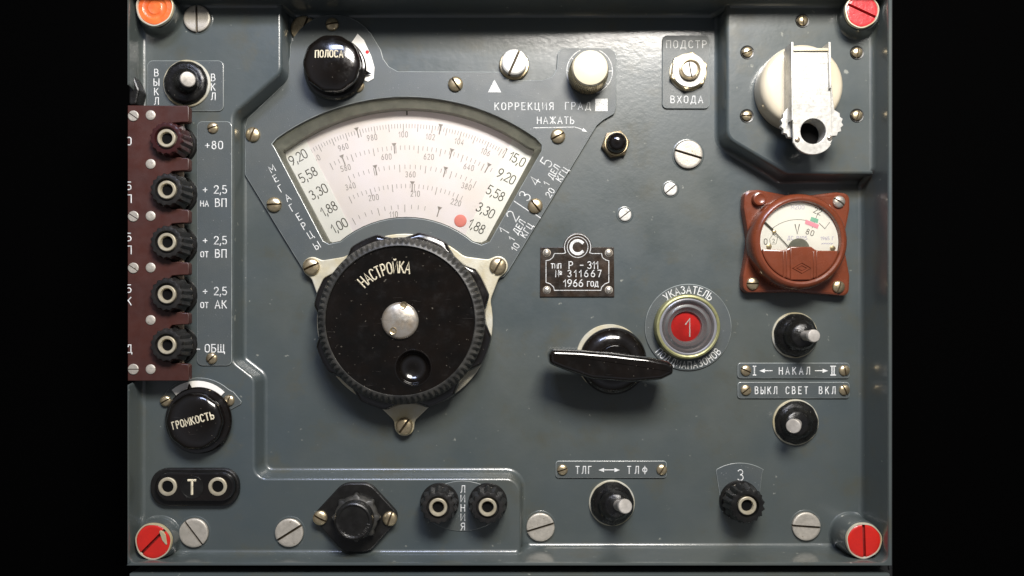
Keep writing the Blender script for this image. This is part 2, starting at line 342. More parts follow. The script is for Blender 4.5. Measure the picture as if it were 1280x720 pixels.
def arctext(t, s, acx, acy, r, z, h, a0, a1, w=None, xs=1.0, inward=False, b=None):
    """letters centred on an arc, a0..a1 degrees of the first and last letter; inward: tops point to the centre"""
    b = b or B(); b.cut.append(len(b.F)); f = (D - z) / D; X, Y, _ = L(t, acx, acy, z); h *= f; r *= f; w = (w or h * .14)
    n = len(s)
    ws = [GL[c][0] for c in s]; cum = [0]
    for i in range(1, n): cum.append(cum[-1] + ws[i - 1] / 2 + ws[i] / 2 + .3)
    for i, c in enumerate(s):
        a = R(a0 + (a1 - a0) * (cum[i] / cum[-1])); g = GL[c]
        ux, uy = (math.sin(a), -math.cos(a)) if not inward else (-math.sin(a), math.cos(a))
        vx, vy = (math.cos(a), math.sin(a)) if not inward else (-math.cos(a), -math.sin(a))
        for k, st in enumerate(g[1]):
            pts = []
            for p in st:
                lx, ly = (p[0] - g[0] / 2) * h * xs, (p[1] - .5) * h
                pts.append((X + r * math.cos(a) + lx * ux + ly * vx, Y + r * math.sin(a) + lx * uy + ly * vy))
            b.add(*ribbon(pts, w, z + .12 + .03 * k))
    return b
def lines(t, pls, z, w, b=None, closed=False):
    b = b or B(); b.cut.append(len(b.F))
    for k, pl in enumerate(pls): b.add(*ribbon(Ls(t, pl, z), w, z + .12 + .02 * (k % 3), closed))
    return b

# ------------------------------------------------------------------ slotted screws (head split by a real slot)
_scr = {}
def screw_mesh(kind, m):
    """unit: head radius 10, base at z 0. dome, flat or fillister"""
    key = (kind, m)
    if key in _scr: return _scr[key]
    b = B(); Rr = 10.0; s = {'dome': 1.25, 'flat': .85, 'cyl': 1.0}[kind]
    if kind == 'dome': fz = lambda r: 1.6 + 4.6 * math.sqrt(max(0, 1 - (r / 10.4) ** 2)); dep = 1.2
    elif kind == 'flat': fz = lambda r: 2.2 - .5 * max(0, (r - 9) / 1.0) ** 2; dep = .15
    else: fz = lambda r: 6.5 - .6 * max(0, (r - 8.6) / 1.4) ** 2; dep = 3.6
    nr, nx = 7, 14
    for sg in (1, -1):
        V, F = [], []
        rows = []
        for j in range(nr + 1):
            y = s + (Rr - s - .02) * math.sin(math.pi / 2 * j / nr)
            hw = math.sqrt(max(0, Rr * Rr - y * y)); row = []
            for i in range(nx + 1):
                x = hw * math.sin(math.pi / 2 * (2 * i / nx - 1)); row.append(len(V)); V.append((x, sg * y, fz(math.hypot(x, y))))
            rows.append(row)
        for j in range(nr):
            for i in range(nx):
                q = (rows[j][i], rows[j][i + 1], rows[j + 1][i + 1], rows[j + 1][i]); F.append(q if sg > 0 else q[::-1])
        # skirt round the arc and wall of the slot
        ring = [r[0] for r in rows][::-1] + rows[0][1:] + [r[-1] for r in rows[1:]] + rows[-1][::-1][1:]
        k0 = len(V)
        for i in ring: V.append((V[i][0], V[i][1], -.5))
        for k in range(len(ring)):
            k2 = (k + 1) % len(ring); q = (ring[k], k0 + k, k0 + k2, ring[k2]); F.append(q if sg > 0 else q[::-1])
        b.add(V, F)
    nf = len(b.F); V, F = lathe([(Rr * .985, -.5), (Rr * .985, dep - .1), (Rr * .96, dep)], 40); b.add(V, F)
    me = mesh('screw_' + kind, b.V, b.F, m, 40); me.materials.append(M['waxslot' if m in ('red', 'pinkred') else 'slot'])
    for k in range(nf, len(me.polygons)): me.polygons[k].material_index = 1
    _scr[key] = me; return me
def screw(t, ax, ay, z, r, ang, kind='dome', m='brass', name='screw', parent=None):
    return link(name, screw_mesh(kind, m), t, L(t, ax, ay, z), parent, R(ang), r / 10 * (D - z) / D)

# ================================================================== SETTING
b = B(); b.add([(-4000, -3000, -200), (4000, -3000, -200), (4000, 3000, -200), (-4000, 3000, -200)], [(0, 1, 2, 3)])
bk = b.make('table_surface', 'cloth', None, smooth=0); tagit(bk, kind='structure', label='black matt surface around and under the receiver')

# ================================================================== RECEIVER BODY
rx = thing('radio_receiver', 'grey enamelled military radio receiver body and front panel with raised rim', 'radio receiver', CX, CY, 0)
XL, XR, YT, YB = 190, 1078, 17, 684
def world(P): return [(x - CX, CY - y) for x, y in P]
win_outer = rp([(340, 176, 9)] + [] + [(412, 307, 12)] + [(600, 307, 12)] + [(678, 183, 9)])
def window_outline(grow=0):
    top = arc(508, 400, 279 + grow, 125.5, 54.5, 24)
    bot = arc(508, 400, 128 - grow, 50, 130, 16)
    lft = [(343 - grow, 184), (404 - grow * .7, 301 + grow * .2), (411, 305 + grow)]
    rgt = [(677 + grow, 188), (612 + grow * .7, 302 + grow * .2), (602, 306 + grow)]
    return top + [(677 + grow, 181)] + rgt + bot + lft[::-1] + [(340 - grow, 180)]
hole = [true(x, y, 0) for x, y in window_outline(-1.0)]
V, F = slab(world([(186, 12), (1084, 12), (1084, 688), (186, 688)]), -4, 0, .1, holes=[world(hole)])
panel = link('front_panel', mesh('front_panel', V, F, 'paint', 30), rx)
PL = 30.0
PROF = [(-9, -.4), (-7.5, .05), (-5.4, .7), (-3.8, 2.2), (-2.9, 4.6), (-1.2, PL - 4.2), (-.5, PL - 1.9), (.8, PL - .5), (2.6, PL)]
def platform(name, pts, m='paint'):
    P = rp([(*true(p[0], p[1], PL), p[2]) for p in pts], 8)
    V, F = slab(world(P), 0, PL, prof=PROF)
    V = [(min(max(x, 189.3 - CX), 1080 - CX), min(max(y, CY - 687), CY - 14), z) for x, y, z in V]
    return link(name, mesh(name, V, F, m, 50), rx)
platform('raised_step', [(120, -60, 0), (351, -60, 0), (351, 90, 16), (291, 142, 16), (291, 452, 14), (318, 473, 12), (318, 598, 15),
                         (650, 598, 17), (650, 760, 0), (120, 760, 0)])
platform('raised_step', [(909, -60, 0), (1180, -60, 0), (1180, 217, 0), (985, 217, 16), (909, 172, 18)])
left_pl = [true(*p, PL) for p in [(120, -60), (355, -60), (355, 92), (295, 145), (295, 455), (322, 475), (322, 594), (654, 594), (654, 760), (120, 760)]]
right_pl = [true(*p, PL) for p in [(905, -60), (1180, -60), (1180, 221), (983, 221), (905, 176)]]
def inside(P, x, y):
    c = False
    for i in range(len(P)):
        (x1, y1), (x2, y2) = P[i - 1], P[i]
        if (y1 > y) != (y2 > y) and x < (x2 - x1) * (y - y1) / (y2 - y1) + x1: c = not c
    return c
# rim wall
corner = rp([(XL, YT, 9), (XR, YT, 9), (XR, YB, 9), (XL, YB, 9)], 6); dense = []
for i in range(len(corner)):
    a, c = corner[i], corner[(i + 1) % len(corner)]; n = max(1, int(math.hypot(c[0] - a[0], c[1] - a[1]) / 3))
    dense += [(a[0] + (c[0] - a[0]) * k / n, a[1] + (c[1] - a[1]) * k / n) for k in range(n)]
wp = world(dense); wp = wp if ccw(wp) else wp[::-1]
zb = []
for x, y in wp:
    px, py = x + CX, CY - y; ix = min(max(px, XL + 4), XR - 4); iy = min(max(py, YT + 4), YB - 4)
    zb.append(PL if (inside(left_pl, ix, iy) or inside(right_pl, ix, iy)) else 0)
for _ in range(2): zb = [(zb[i - 1] + zb[i] + zb[(i + 1) % len(zb)]) / 3 for i in range(len(zb))]
def ztop(x, y):
    px, py = x + CX, CY - y
    if px < XL + 3: return 44 if 128 < py < 476 else 63.6
    return 66
Vw, Fw = [], []
n = len(wp); prof = [(6, 0, -.3), (4.6, 0, .25), (3, 0, .9), (1.5, 0, 2.4), (.5, 0, 5), (0, 0, 9), (0, 1, -3), (-.25, 1, -1), (-1.0, 1, 0)]
for d, topw, dz in prof:
    o = offset(wp, d)
    for i in range(n): Vw.append((*o[i], ztop(*wp[i]) + dz if topw else zb[i] + dz))
def outer(x, y, e):
    ox = (1082.3 + e - CX) if x > XR - CX - 9 else ((188.4 - e) - CX if x < XL - CX + 9 else x)
    oy = (CY - 13 + e) if y > CY - YT - 9 else ((CY - 687.5 - e) if y < CY - YB + 9 else y)
    return ox, oy
for e, dz in ((-.4, 0), (0, -1)):
    for i in range(n): Vw.append((*outer(*wp[i], e), ztop(*wp[i]) + dz))
for i in range(n): Vw.append((*outer(*wp[i], 0), -30))
m_ = len(prof) + 3
for j in range(m_ - 1):
    for k in range(n):
        k2 = (k + 1) % n; Fw.append((j * n + k, j * n + k2, (j + 1) * n + k2, (j + 1) * n + k))
rim = link('rim_wall', mesh('rim_wall', Vw, Fw, 'paint', 40), rx)
# case body behind the panel, flange on the right and front ledge
def boxv(x0, y0, z0, x1, y1, z1, bev=1.0): return slab(world([(x0, y0), (x1, y0), (x1, y1), (x0, y1)]), z0, z1, bev)
b = B(); b.add(*boxv(188, 10, -199, 1083, 698, -31, 1)); b.make('case_body', 'cast', rx)
b = B(); b.add(*boxv(1083, -20, -199, 1098.5, 712, 36, 2)); b.add(*boxv(1092, -20, 35.9, 1094, 699, 39, .6)); b.make('case_flange', 'cast', rx)
b = B(); b.add(*boxv(190, 698.5, -60, 1082, 722, 62, 1.2)); b.make('case_ledge', 'paint', rx)
# worn bare spots along the joint lines are paint chips
# buffer clamp on the left wall above the terminal board
# black clamp by the left wall
cl = thing('clamp_block', 'black clamp block against left wall above the brown board', 'clamp', 170, 115, 50)
P = Ls(cl, rp([(161, 90, 4), (166, 92, 4), (174, 112, 6), (170, 130, 3), (161, 131, 3)]), 50)
b = B(); b.add(*slab(P, 30, 50, 2)); b.make('clamp_body', 'satin', cl)

# sealed corner posts
def post(ax, ay, r, zb, waxm, slot_ang, label, dish=False, chip=False):
    zp = 54 if zb else 52; t = thing('sealed_post', label, 'sealed screw', ax, ay, zp, 'sealed screws in the four corner posts')
    f = (D - zp) / D
    b = B(); _n = len(b.V); b.add(*lathe([(r * f + 6.5, zb - .3), (r * f + 5, zb + .6), (r * f + 3.6, zb + 3), (r * f + 3, zb + 7), (r * f + 1.6, zp - 8), (r * f + 1, zp - 5.5), (r * f - 2, zp - 5)], 56))
    sx, sy = (6.5, -4.5 if ay > 300 else 0) if ax > 600 else (-2.5, -2 if ay > 300 else 0)
    b.V = [(x + sx * (zp - z) / (zp - zb), y + sy * (zp - z) / (zp - zb), z) for x, y, z in b.V]
    b.make('post_boss', 'paint', t)
    wob = lambda a: math.sin(3 * a + 1) + .6 * math.sin(7 * a)
    b = B(); b.add(*lathe([(r * f, zp - 3.5, .2), (r * f + .2, zp - 1.6, .3), (r * f - .4, zp + .2, .4), (r * f - 1.6, zp + .4, .4), (r * f - 2.4, zp - 1.5, .3)], 56, mod=wob, cap=False)); b.make('cup_rim', 'alum', t)
    if dish:
        b = B(); b.add(*lathe([(r * f - 2, zp - 2), (r * f - 3.2, zp - .8), (r * .62, zp - .4), (r * .55, zp - 1.4), (r * .38, zp - 1.5), (r * .32, zp - .6), (r * .2, zp - 1), (.5, zp - .8)], 56, mod=None))
        b.make('seal_wax', waxm, t)
    else:
        me = screw_mesh('flat', waxm); o = link('seal_wax', me, t, (0, 0, zp - 3.8), None, R(slot_ang), (r * f - 1.7) / 10)
    if chip:
        b = B(); b.add(*slab(rp([(6, 17, 2), (15, 9, 2), (17.5, -6, 1), (11, 2, 3)]), zp - 2, zp + 1.4, .4)); b.make('chipped_edge', 'alum', t)
    return t
post(1080, 676, 22.5, 0, 'red', 92, 'bright red sealed screw in bottom right corner post of the panel')
post(191.5, 677, 23, 30, 'red', 45, 'bright red sealed screw in bottom left corner post, edge chipped', chip=True)
post(1077.5, 13.5, 21.5, 30, 'pinkred', -25, 'pinkish red waxed screw in top right corner post of the panel')
post(193, 9, 23.5, 30, 'orange', 0, 'orange wax seal with stamped rings in top left corner post', dish=True)

# large flat screws in the panel
def bigscrew(ax, ay, z, r, ang, label, kind='flat', m='cad', grp='large slotted screws holding the front panel'):
    t = thing('panel_screw', label, 'screw', ax, ay, z, grp)
    f = (D - z) / D
    b = B(); b.add(*lathe([(r * f + 3.0, z - .1), (r * f + 2.0, z + .5), (r * f + .8, z + .45), (r * f + .3, z + .05)], 48, cap=False)); b.make('screw_seat', 'paint', t)
    screw(t, ax, ay, z + .35, r, ang, kind, m, 'screw_head'); return t
bigscrew(247, 24, 30, 16.5, 91, 'large pale screw with upright slot beside the orange sealed post')
bigscrew(243, 665.5, 30, 18, -53, 'large pale screw right of the bottom left red seal')
bigscrew(362, 665.5, 30, 17.5, 32, 'large pale screw left of the black rhombus fuse holder')
bigscrew(675.5, 658.5, 0, 17.5, 17, 'large pale screw at the raised step right of the last line terminal')
bigscrew(1007, 657.5, 0, 17.5, -4, 'large pale screw left of the bottom right red seal')
bigscrew(860, 193.5, 0, 17.5, -17, 'large pale screw below the adjuster plate at upper right')
bigscrew(380, 37, 0, 16, 68, 'large brownish screw half hidden behind the band knob', m='brass')
bigscrew(838, 236.5, 0, 8.3, 40, 'small white screw just below the large screw under the adjuster plate', m='tin', grp='small white screws in the panel')
bigscrew(781, 268.5, 0, 8, 38, 'small white screw above and right of the nameplate', m='tin', grp='small white screws in the panel')
# ================================================================== CAPTION PLATES
def plate(name, label, pts, z, th, screws=(), m='plate', edge=True, cat='label plate', group='screwed caption plates', r=3, at=None):
    cx = sum(p[0] for p in pts) / len(pts); cy = sum(p[1] for p in pts) / len(pts)
    t = thing(name, label, cat, cx, cy, z, group)
    t.top = z + th
    b = B(); b.add(*slab(Ls(t, pts, z + th), z - .3, z + th, .7)); worn_lit_edges(b.make('plate', m, t))
    for (x, y, rr, a) in screws: screw(t, x, y, z + th - .2, rr, a)
    return t
def letters(b, t, m='white', name='lettering', parent=None):      # one part per word or mark
    cuts = sorted(set([0] + b.cut + [len(b.F)]))
    for a, c in zip(cuts, cuts[1:]):
        if c <= a: continue
        F = b.F[a:c]; ids = sorted({i for f in F for i in f}); mp_ = {v: k for k, v in enumerate(ids)}
        q = B(); q.V = [b.V[i] for i in ids]; q.F = [tuple(mp_[i] for i in f) for f in F]; q.make(name, m, t, parent, smooth=0)

t = plate('caption_plate', 'narrow caption plate reading НАКАЛ with arrows between I and II', rect(922, 453.5, 1062, 473), 0, 2.2,
          [(932, 463, 6.5, -25), (1055, 463, 6.5, 100)], group='screwed caption plates')
b = text(t, 'НАКАЛ', 993, 463.5, 2.2, 8.6, sp=.5, xs=.82); text(t, 'I', 943, 463.5, 2.2, 11, b=b); text(t, 'Q', 1041, 463.5, 2.2, 11, b=b)
def arrow(b, t, x0, x1, y, z, w=1.3, head=(4, 2.6), two=False, left=False):
    lines(t, [[(x0, y), (x1, y)]], z, w, b)
    hs = []
    if two or left: hs.append((x0, 1))
    if two or not left: hs.append((x1, -1))
    for x, s in hs:
        P = Ls(t, [(x - s * 3, y), (x + s * 4, y - head[1]), (x + s * 4, y + head[1])], z); b.add([(*p, z + .5) for p in P], [(0, 1, 2) if s < 0 else (0, 2, 1)])
arrow(b, t, 952, 965, 463.5, 2.2, left=True); arrow(b, t, 1019, 1032, 463.5, 2.2)
letters(b, t)
t = plate('caption_plate', 'narrow caption plate reading ВЫКЛ СВЕТ ВКЛ', rect(922, 477.5, 1062, 498), 0, 2.2, [(932, 487.5, 6.5, 40), (1055, 487.5, 6.5, 115)])
b = text(t, 'ВЫКЛ', 957.5, 488, 2.2, 8.6, sp=.42, xs=.78); text(t, 'СВЕТ', 996, 488, 2.2, 8.6, sp=.5, xs=.78, b=b); text(t, 'ВКЛ', 1034, 488, 2.2, 8.6, sp=.5, xs=.78, b=b); letters(b, t)
t = plate('caption_plate', 'narrow caption plate reading ТЛГ and ТЛФ with a double arrow', rect(694.5, 576, 833.5, 597.5), 0, 2.2, [(703, 587, 6.5, 20), (827, 587, 6.5, 60)])
b = text(t, 'ТЛГ', 729.5, 587.5, 2.2, 8.8, sp=.42, xs=.85); text(t, 'ТЛФ', 796.5, 587.5, 2.2, 8.8, sp=.6, xs=.85, b=b); arrow(b, t, 751, 772, 587.5, 2.2, two=True); letters(b, t)
# input trimmer plate
t = plate('trimmer_plate', 'upright rounded plate reading ПОДСТР ВХОДА under the slotted nut', rect(828, 44, 887, 135.5, 6), 0, 2.6, group='caption plates around controls')
b = text(t, 'ПОДСТР', 858, 55.5, 2.6, 9, sp=.42); text(t, 'ВХОДА', 858.5, 124.5, 2.6, 8.5, sp=.42, b=b); letters(b, t)
tr = thing('trimmer_shaft', 'bright nut and slotted trimmer shaft between ПОДСТР and ВХОДА', 'adjuster', 861, 89, 8)
def hexagon(r, a0=0): return [(r * math.cos(R(a0 + 60 * k)), r * math.sin(R(a0 + 60 * k))) for k in range(6)]
b = B(); b.add(*lathe([(23.5, 2.3), (23.5, 4), (22.8, 4.6)], 48)); b.make('washer', 'alum', tr)
b = B(); b.add(*slab(hexagon(24.5, 20), 4.6, 10, 1.6)); b.make('hex_nut', 'brass', tr)
b = B(); b.add(*lathe([(21, 9.9), (20.3, 11.5), (13.2, 11.8), (13, 10.8), (12, 10.8)], 48)); b.make('nut_face', 'tin', tr)
b = B(); b.add(*lathe([(13, 11), (12.8, 15.5), (11.3, 16), (10.2, 15.4), (10, 13.5), (9.9, 13.4)], 48)); b.make('shaft_collar', 'brass', tr)
link('slotted_shaft', screw_mesh('flat', 'tin'), tr, (0, 0, 13.6), None, R(-80), .94)
# terminal label plate
t = plate('terminal_label_plate', 'long upright label plate with battery voltages beside the terminals', rect(246, 151.5, 290, 457, 7), 30, 1.8,
          [(266.5, 160, 6.8, 20), (265, 448, 6.8, 45)], group='caption plates around controls')
z = 31.8; b = text(t, '+80', 267.5, 181.5, z, 9.5, sp=.35)
for y, s in ((237, 'НА ВП'), (300.5, 'ОТ ВП'), (364, 'ОТ АК')):
    text(t, '+', 256.5, y, z, 9.5, b=b); text(t, '2,5', 275.5, y, z, 9.5, sp=.22, b=b)
    text(t, s[:2], 255.5, y + 17.5, z, 6.6, sp=.3, w=1.3, b=b); text(t, s[3:], 276, y + 16.5, z, 9.5, sp=.3, b=b)
text(t, '-', 248, 436.5, z, 9.5, b=b); text(t, 'ОБЩ', 268.5, 435.5, z, 9.5, sp=.3, b=b); letters(b, t)
# left toggle plate
t = plate('switch_plate', 'rounded plate reading ВЫКЛ and ВКЛ at upper left', rect(184, 75.5, 279.5, 139, 7), 30, 1.5, group='caption plates around controls')
z = 31.5; b = B()
for i, c in enumerate('ВЫКЛ'): text(t, c, 195.5, 91 + i * 11.8, z, 8.5, b=b)
for i, c in enumerate('ВКЛ'): text(t, c, 266.5, 97 + i * 11.8, z, 8.5, b=b)
letters(b, t)

# ================================================================== NAMEPLATE
Np = [(675.5, 309)] + [(704, 309)] + arc(722, 309, 18, 165, 15, 12) + [(740, 309), (767.5, 309), (768, 371), (675, 371)]
t = thing('nameplate', 'small black riveted nameplate reading тип Р-311 №311667 1966 год', 'nameplate', 721, 340, 2)
b = B(); b.add(*slab(Ls(t, Np, 2), -.2, 2, .6)); b.make('plate', 'tag', t)
b = text(t, 'ТИП', 695, 332.5, 2, 5.6, sp=.25, w=1.1); text(t, 'Р', 713.5, 331.5, 2, 8.6, w=1.2, b=b); text(t, '-', 727, 331.5, 2, 10, w=1.2, b=b); text(t, '311', 741, 331.5, 2, 8.6, sp=.2, w=1.2, b=b)
text(t, '№', 698.5, 342, 2, 8.2, w=1.1, b=b); text(t, '311667', 730.5, 342, 2, 8.2, sp=.48, w=1.1, b=b)
text(t, '1966', 716.5, 354, 2, 8.6, sp=.28, w=1.2, b=b); text(t, 'ГОД', 741, 355, 2, 6, sp=.25, w=1.1, b=b)
letters(b, t, 'white')
fr = [(693, 317)] + [(704, 317)] + arc(722, 309, 16.5, 180 + 25, -25, 14) + [(740, 317), (752, 317)] + [(753, 322), (757, 325), (761, 326), (761, 353)] + [(756, 355), (752, 359), (751, 363)] + [(693, 363), (692, 359), (688, 355), (682.5, 353), (682.5, 326), (687, 325), (691, 322)]
b = lines(t, [fr], 2, .9, closed=True); b.add(*ribbon(Ls(t, arc(722, 309, 13, 0, 345, 24), 2), .8, 2.12, True)); b.make('printed_border', 'white', t, smooth=0)
b = B(); b.add(*ribbon(Ls(t, arc(722, 309, 8.3, 42, 318, 18), 2), 3.6, 2.12, rise=.05)); b.make('emblem', 'white', t, smooth=0)
for x, y in ((683.5, 316), (761, 316), (683.5, 362.5), (761, 362.5)):
    X, Y, _ = L(t, x, y, 2); b = B(); b.add(*lathe([(5.2, 1.9), (4.9, 2.3), (3.9, 2.35)], 24, (X, Y), cap=False)); b.add(*lathe([(4.2, 2), (3.9, 3.4), (2.6, 4.6), (1, 5)], 24, (X, Y))); b.make('rivet', 'steel', t)

# ================================================================== TUNING DIAL
dz = 4.2
dl = thing('tuning_dial', 'large fan-shaped tuning scale behind glass with its grey mask plate', 'tuning dial', 508, 210, 0)
outline = ([(306, 218), (306, 160), (309, 148), (347, 112), (358, 100), (362, 70)] + arc(417, 76, 58, 160, 25, 12) +
           [(476, 62), (479, 73), (486, 83), (497, 89), (625, 89.5), (630, 96), (640, 100), (678, 100), (690, 96), (696, 86), (697, 66), (703, 60), (762, 60), (769, 65),
            (770.5, 74), (770.5, 134), (768, 142), (754, 150), (746, 157), (636, 338), (630, 346), (616, 350), (600, 345), (575, 370), (440, 370), (412, 345), (394, 350), (383, 344)])
outline = rp([(x, y, 5) for x, y in outline], 3)
b = B(); b.add(*slab(Ls(dl, outline, dz), .02, dz, .8, holes=[Ls(dl, window_outline(), dz)])); mp = worn_lit_edges(b.make('mask_plate', 'plate', dl))
# sloped frame inside the window
def shrink(P, sL, sR, sT, sB):
    return P
wo = window_outline()
wi_top = arc(510, 392, 257, 124, 54.5, 24); wi_bot = arc(508, 400, 128, 50, 130, 16)
wi = wi_top + [(668, 186)] + [(667, 191), (608, 300), (602, 303)] + wi_bot + [(415, 303), (410, 300), (355, 196)] + [(353, 188)]
P0, P1 = Ls(dl, wo, 1.0), Ls(dl, wi, -6.0)
nn = min(len(P0), len(P1)); assert len(P0) == len(P1), (len(P0), len(P1))
V = [(*p, 2.6) for p in P0] + [(*p, 1.0) for p in P0] + [(*p, -6.0) for p in P1] + [(*p, -21.5) for p in P1]
F = []
for j in range(3):
    for k in range(nn):
        k2 = (k + 1) % nn; F.append((j * nn + k, j * nn + k2, (j + 1) * nn + k2, (j + 1) * nn + k))
link('window_frame', mesh('window_frame', V, F, 'bezel', 45), dl)
V, F = slab(Ls(dl, window_outline(-.3), 0), 0.2, 0.6, .1); gl_ = link('glass', mesh('glass', V, F, 'glass', 0), dl)
zs = -20.0
big = [(320, 110), (700, 110), (700, 330), (320, 330)]
b = B(); b.add(*slab(Ls(dl, big, zs), zs - 3, zs, .1)); sc = b.make('scale_card', 'scale', dl)
b = B()
Pl = Ls(dl, rp([(353, 190, 5), (381, 172, 3), (441, 290, 0), (440, 312, 0), (408, 320, 0)]), zs); b.add(*slab(Pl, zs, zs + .8, .1)); ls = b.make('range_strip', 'card', dl)
b = B(); Pr = Ls(dl, rp([(642, 172, 2), (672, 192, 5), (611, 312, 0), (582, 306, 0), (582, 292, 0)]), zs); b.add(*slab(Pr, zs, zs + .8, .1)); rs = b.make('range_strip', 'card', dl)
b = B()
for i, s in enumerate(('9,20', '5,58', '3,30', '1,88', '1,00')):
    fx, fy = [(372.5, 196.5), (385, 218.5), (398, 239.5), (411, 261), (424, 282)][i]
    text(dl, s, fx, fy, zs + .8, 11.4, 29, sp=.16, w=1.15, xs=.88, b=b)
b.make('range_numbers', 'ink', dl, smooth=0)
b = B()
for i, s in enumerate(('15,0', '9,20', '5,58', '3,30', '1,88')):
    fx, fy = [(646.5, 199), (633, 220.5), (619.5, 241.5), (607, 263), (596, 283)][i]
    text(dl, s, fx, fy, zs + .8, 11.4, -29, sp=.16, w=1.15, xs=.88, b=b)
b.make('range_numbers', 'ink', dl, smooth=0)
# printed arcs of ticks: centre, radius, angles, step, tick sizes, named marks
def row(cy, r, a0, a1, step, labels, marks, every=5, h=6.9, lr=-19):
    b = B(); a = a0; k = 0
    def pt(rr, a): return (508 + rr * math.cos(R(a)), cy - rr * math.sin(R(a)))
    while a > a1:
        ln = 9 if k % every == 0 else 5
        b.add(*ribbon(Ls(dl, [pt(r, a), pt(r - ln, a)], zs), .75 if k % every == 0 else .6, zs + .1)); a -= step; k += 1
    for a in marks:
        P = Ls(dl, [pt(r + 3.5, a + .9 * 190 / r), pt(r + 3.5, a - .9 * 190 / r), pt(r - 1.5, a)], zs); b.add([(*p, zs + .35) for p in P], [(0, 2, 1)])
        b.add(*ribbon(Ls(dl, [pt(r, a), pt(r - 9, a)], zs), 1.3, zs + .12))
    for s, x, y, ang in labels: text(dl, s, x, y, zs, h, ang, sp=.3, w=.7, xs=.72, b=b)
    b.make('scale_marking', 'ink_soft', dl, smooth=0)
row(400, 245, 121, 57.2, .86, [('40', 396, 198, 28), ('960', 429, 184, 18), ('980', 465, 172, 8), ('100', 504, 168, 0), ('102', 538, 171, -6), ('104', 574, 177, -13), ('106', 607, 190, -24)], (104.6, 80.0, 59.3))
row(400, 218, 116, 60, 1.5, [('580', 432, 210, 14), ('600', 483, 196, 4), ('620', 536, 196, -3), ('640', 586, 209, -14)], (111.5, 94.0, 75.0, 62.0))
row(400, 194, 112, 62, 1.95, [('340', 438, 233, 15), ('360', 513, 218, 0), ('380', 583, 233, -16)], (101.5, 75.5))
row(400, 170, 115, 64, 1.9, [('200', 467, 247, 8), ('210', 519, 242, -2), ('220', 570, 253, -16)], (87.5,))
row(400, 144, 118, 78, 3.4, [('110', 492, 268, 2)], (73.5,), every=4)
b = B(); b.add(*ribbon(Ls(dl, [(508.7, 135), (508.7, 143.5)], zs), 1.8, zs + .15)); b.make('index_line', 'ink', dl, smooth=0)
X, Y, _ = L(dl, 575.5, 276, zs); b = B(); b.add(*lathe([(8, zs + .1), (7.8, zs + .7), (6.8, zs + 1.1), (3, zs + 1.2)], 32, (X, Y))); b.make('range_marker', 'blob', dl)
# mask plate writing
b = text(dl, 'КОРРЕКЦИЯ', 655, 133, dz, 8.6, sp=.44, w=1.25); text(dl, 'ГРАД', 722.5, 132.5, dz, 8.6, sp=.44, w=1.25, b=b)
text(dl, 'НАЖАТЬ', 694.5, 150.5, dz, 8.4, sp=.36, w=1.25, b=b)
lines(dl, [[(667, 160), (718, 159), (724, 160.5), (732, 164)]], dz, 1.2, b); P = Ls(dl, [(734, 165), (727, 164.2), (729, 160)], dz); b.add([(*p, dz + .4) for p in P], [(0, 1, 2), (2, 1, 0)])
P = Ls(dl, [(618, 99.5), (610, 115.5), (626.5, 115.5)], dz); b.add([(*p, dz + .3) for p in P], [(0, 1, 2)])
P = Ls(dl, [(744, 123.5), (744, 139), (759.5, 139), (759.5, 123.5)], dz); b.add([(*p, dz + .3) for p in P], [(0, 1, 2, 3)])
letters(b, dl)
b = B()
for c, x, y, a in zip('МЕГАГЕРЦЫ', (340, 344.5, 351, 359.5, 365, 373.5, 380, 388, 396), (211, 223, 235.5, 247, 259.5, 271, 282.5, 293.5, 307), (29, 29, -62 + 94, 30, 31, 30, 30, 31, 31)):
    text(dl, c, x, y, dz, 8.6, a, w=1.1, b=b)
letters(b, dl)
b = B()
for c, x, y, h in (('1', 629.5, 289, 13), ('2', 640.5, 270, 15), ('3', 656, 245, 14.5), ('4', 668.5, 226, 13.5), ('5', 683, 203, 14.5)): text(dl, c, x, y, dz, h, 58, w=1.3, b=b)
text(dl, '1 ДЕЛ', 689.5, 219, dz, 7.6, 58, sp=.28, w=1.15, b=b); text(dl, '20', 687.5, 241, dz, 7.6, 56, sp=.3, w=1.15, b=b); text(dl, 'КГЦ', 703, 218, dz, 7.6, 56, sp=.35, w=1.15, b=b)
text(dl, '1 ДЕЛ', 646, 288, dz, 7.6, 58, sp=.28, w=1.15, b=b); text(dl, '10', 644, 309, dz, 7.6, 56, sp=.3, w=1.15, b=b); text(dl, 'КГЦ', 658.5, 288, dz, 7.6, 56, sp=.35, w=1.15, b=b)
lines(dl, [[(642.5, 251.5), (661, 264)], [(669.5, 268.5), (675.5, 272.5)]], dz, 1.3, b); letters(b, dl)
# arcs round the correction knob
b = lines(dl, [arc(737, 89, 28.5, 65, -72, 18), arc(737, 89, 28.5, 115, 252, 18)] +
          [[(737 + 28.5 * math.cos(R(a)), 89 - 28.5 * math.sin(R(a))), (737 + 23 * math.cos(R(a)), 89 - 23 * math.sin(R(a)))] for a in (0, -36, -72, -108, -144, 180, 144)], dz, 1.2); letters(b, dl)
for x, y, r, a in ((569.5, 105.5, 9.2, 125), (697.5, 170.5, 9, 28), (669, 257.5, 9.2, 128), (343, 256, 9.2, 4), (316.5, 168.5, 9, 68), (447, 107, 8.5, 20), (415.5, 31, 8, 10)):
    screw(dl, x, y, dz - .2, r, a)

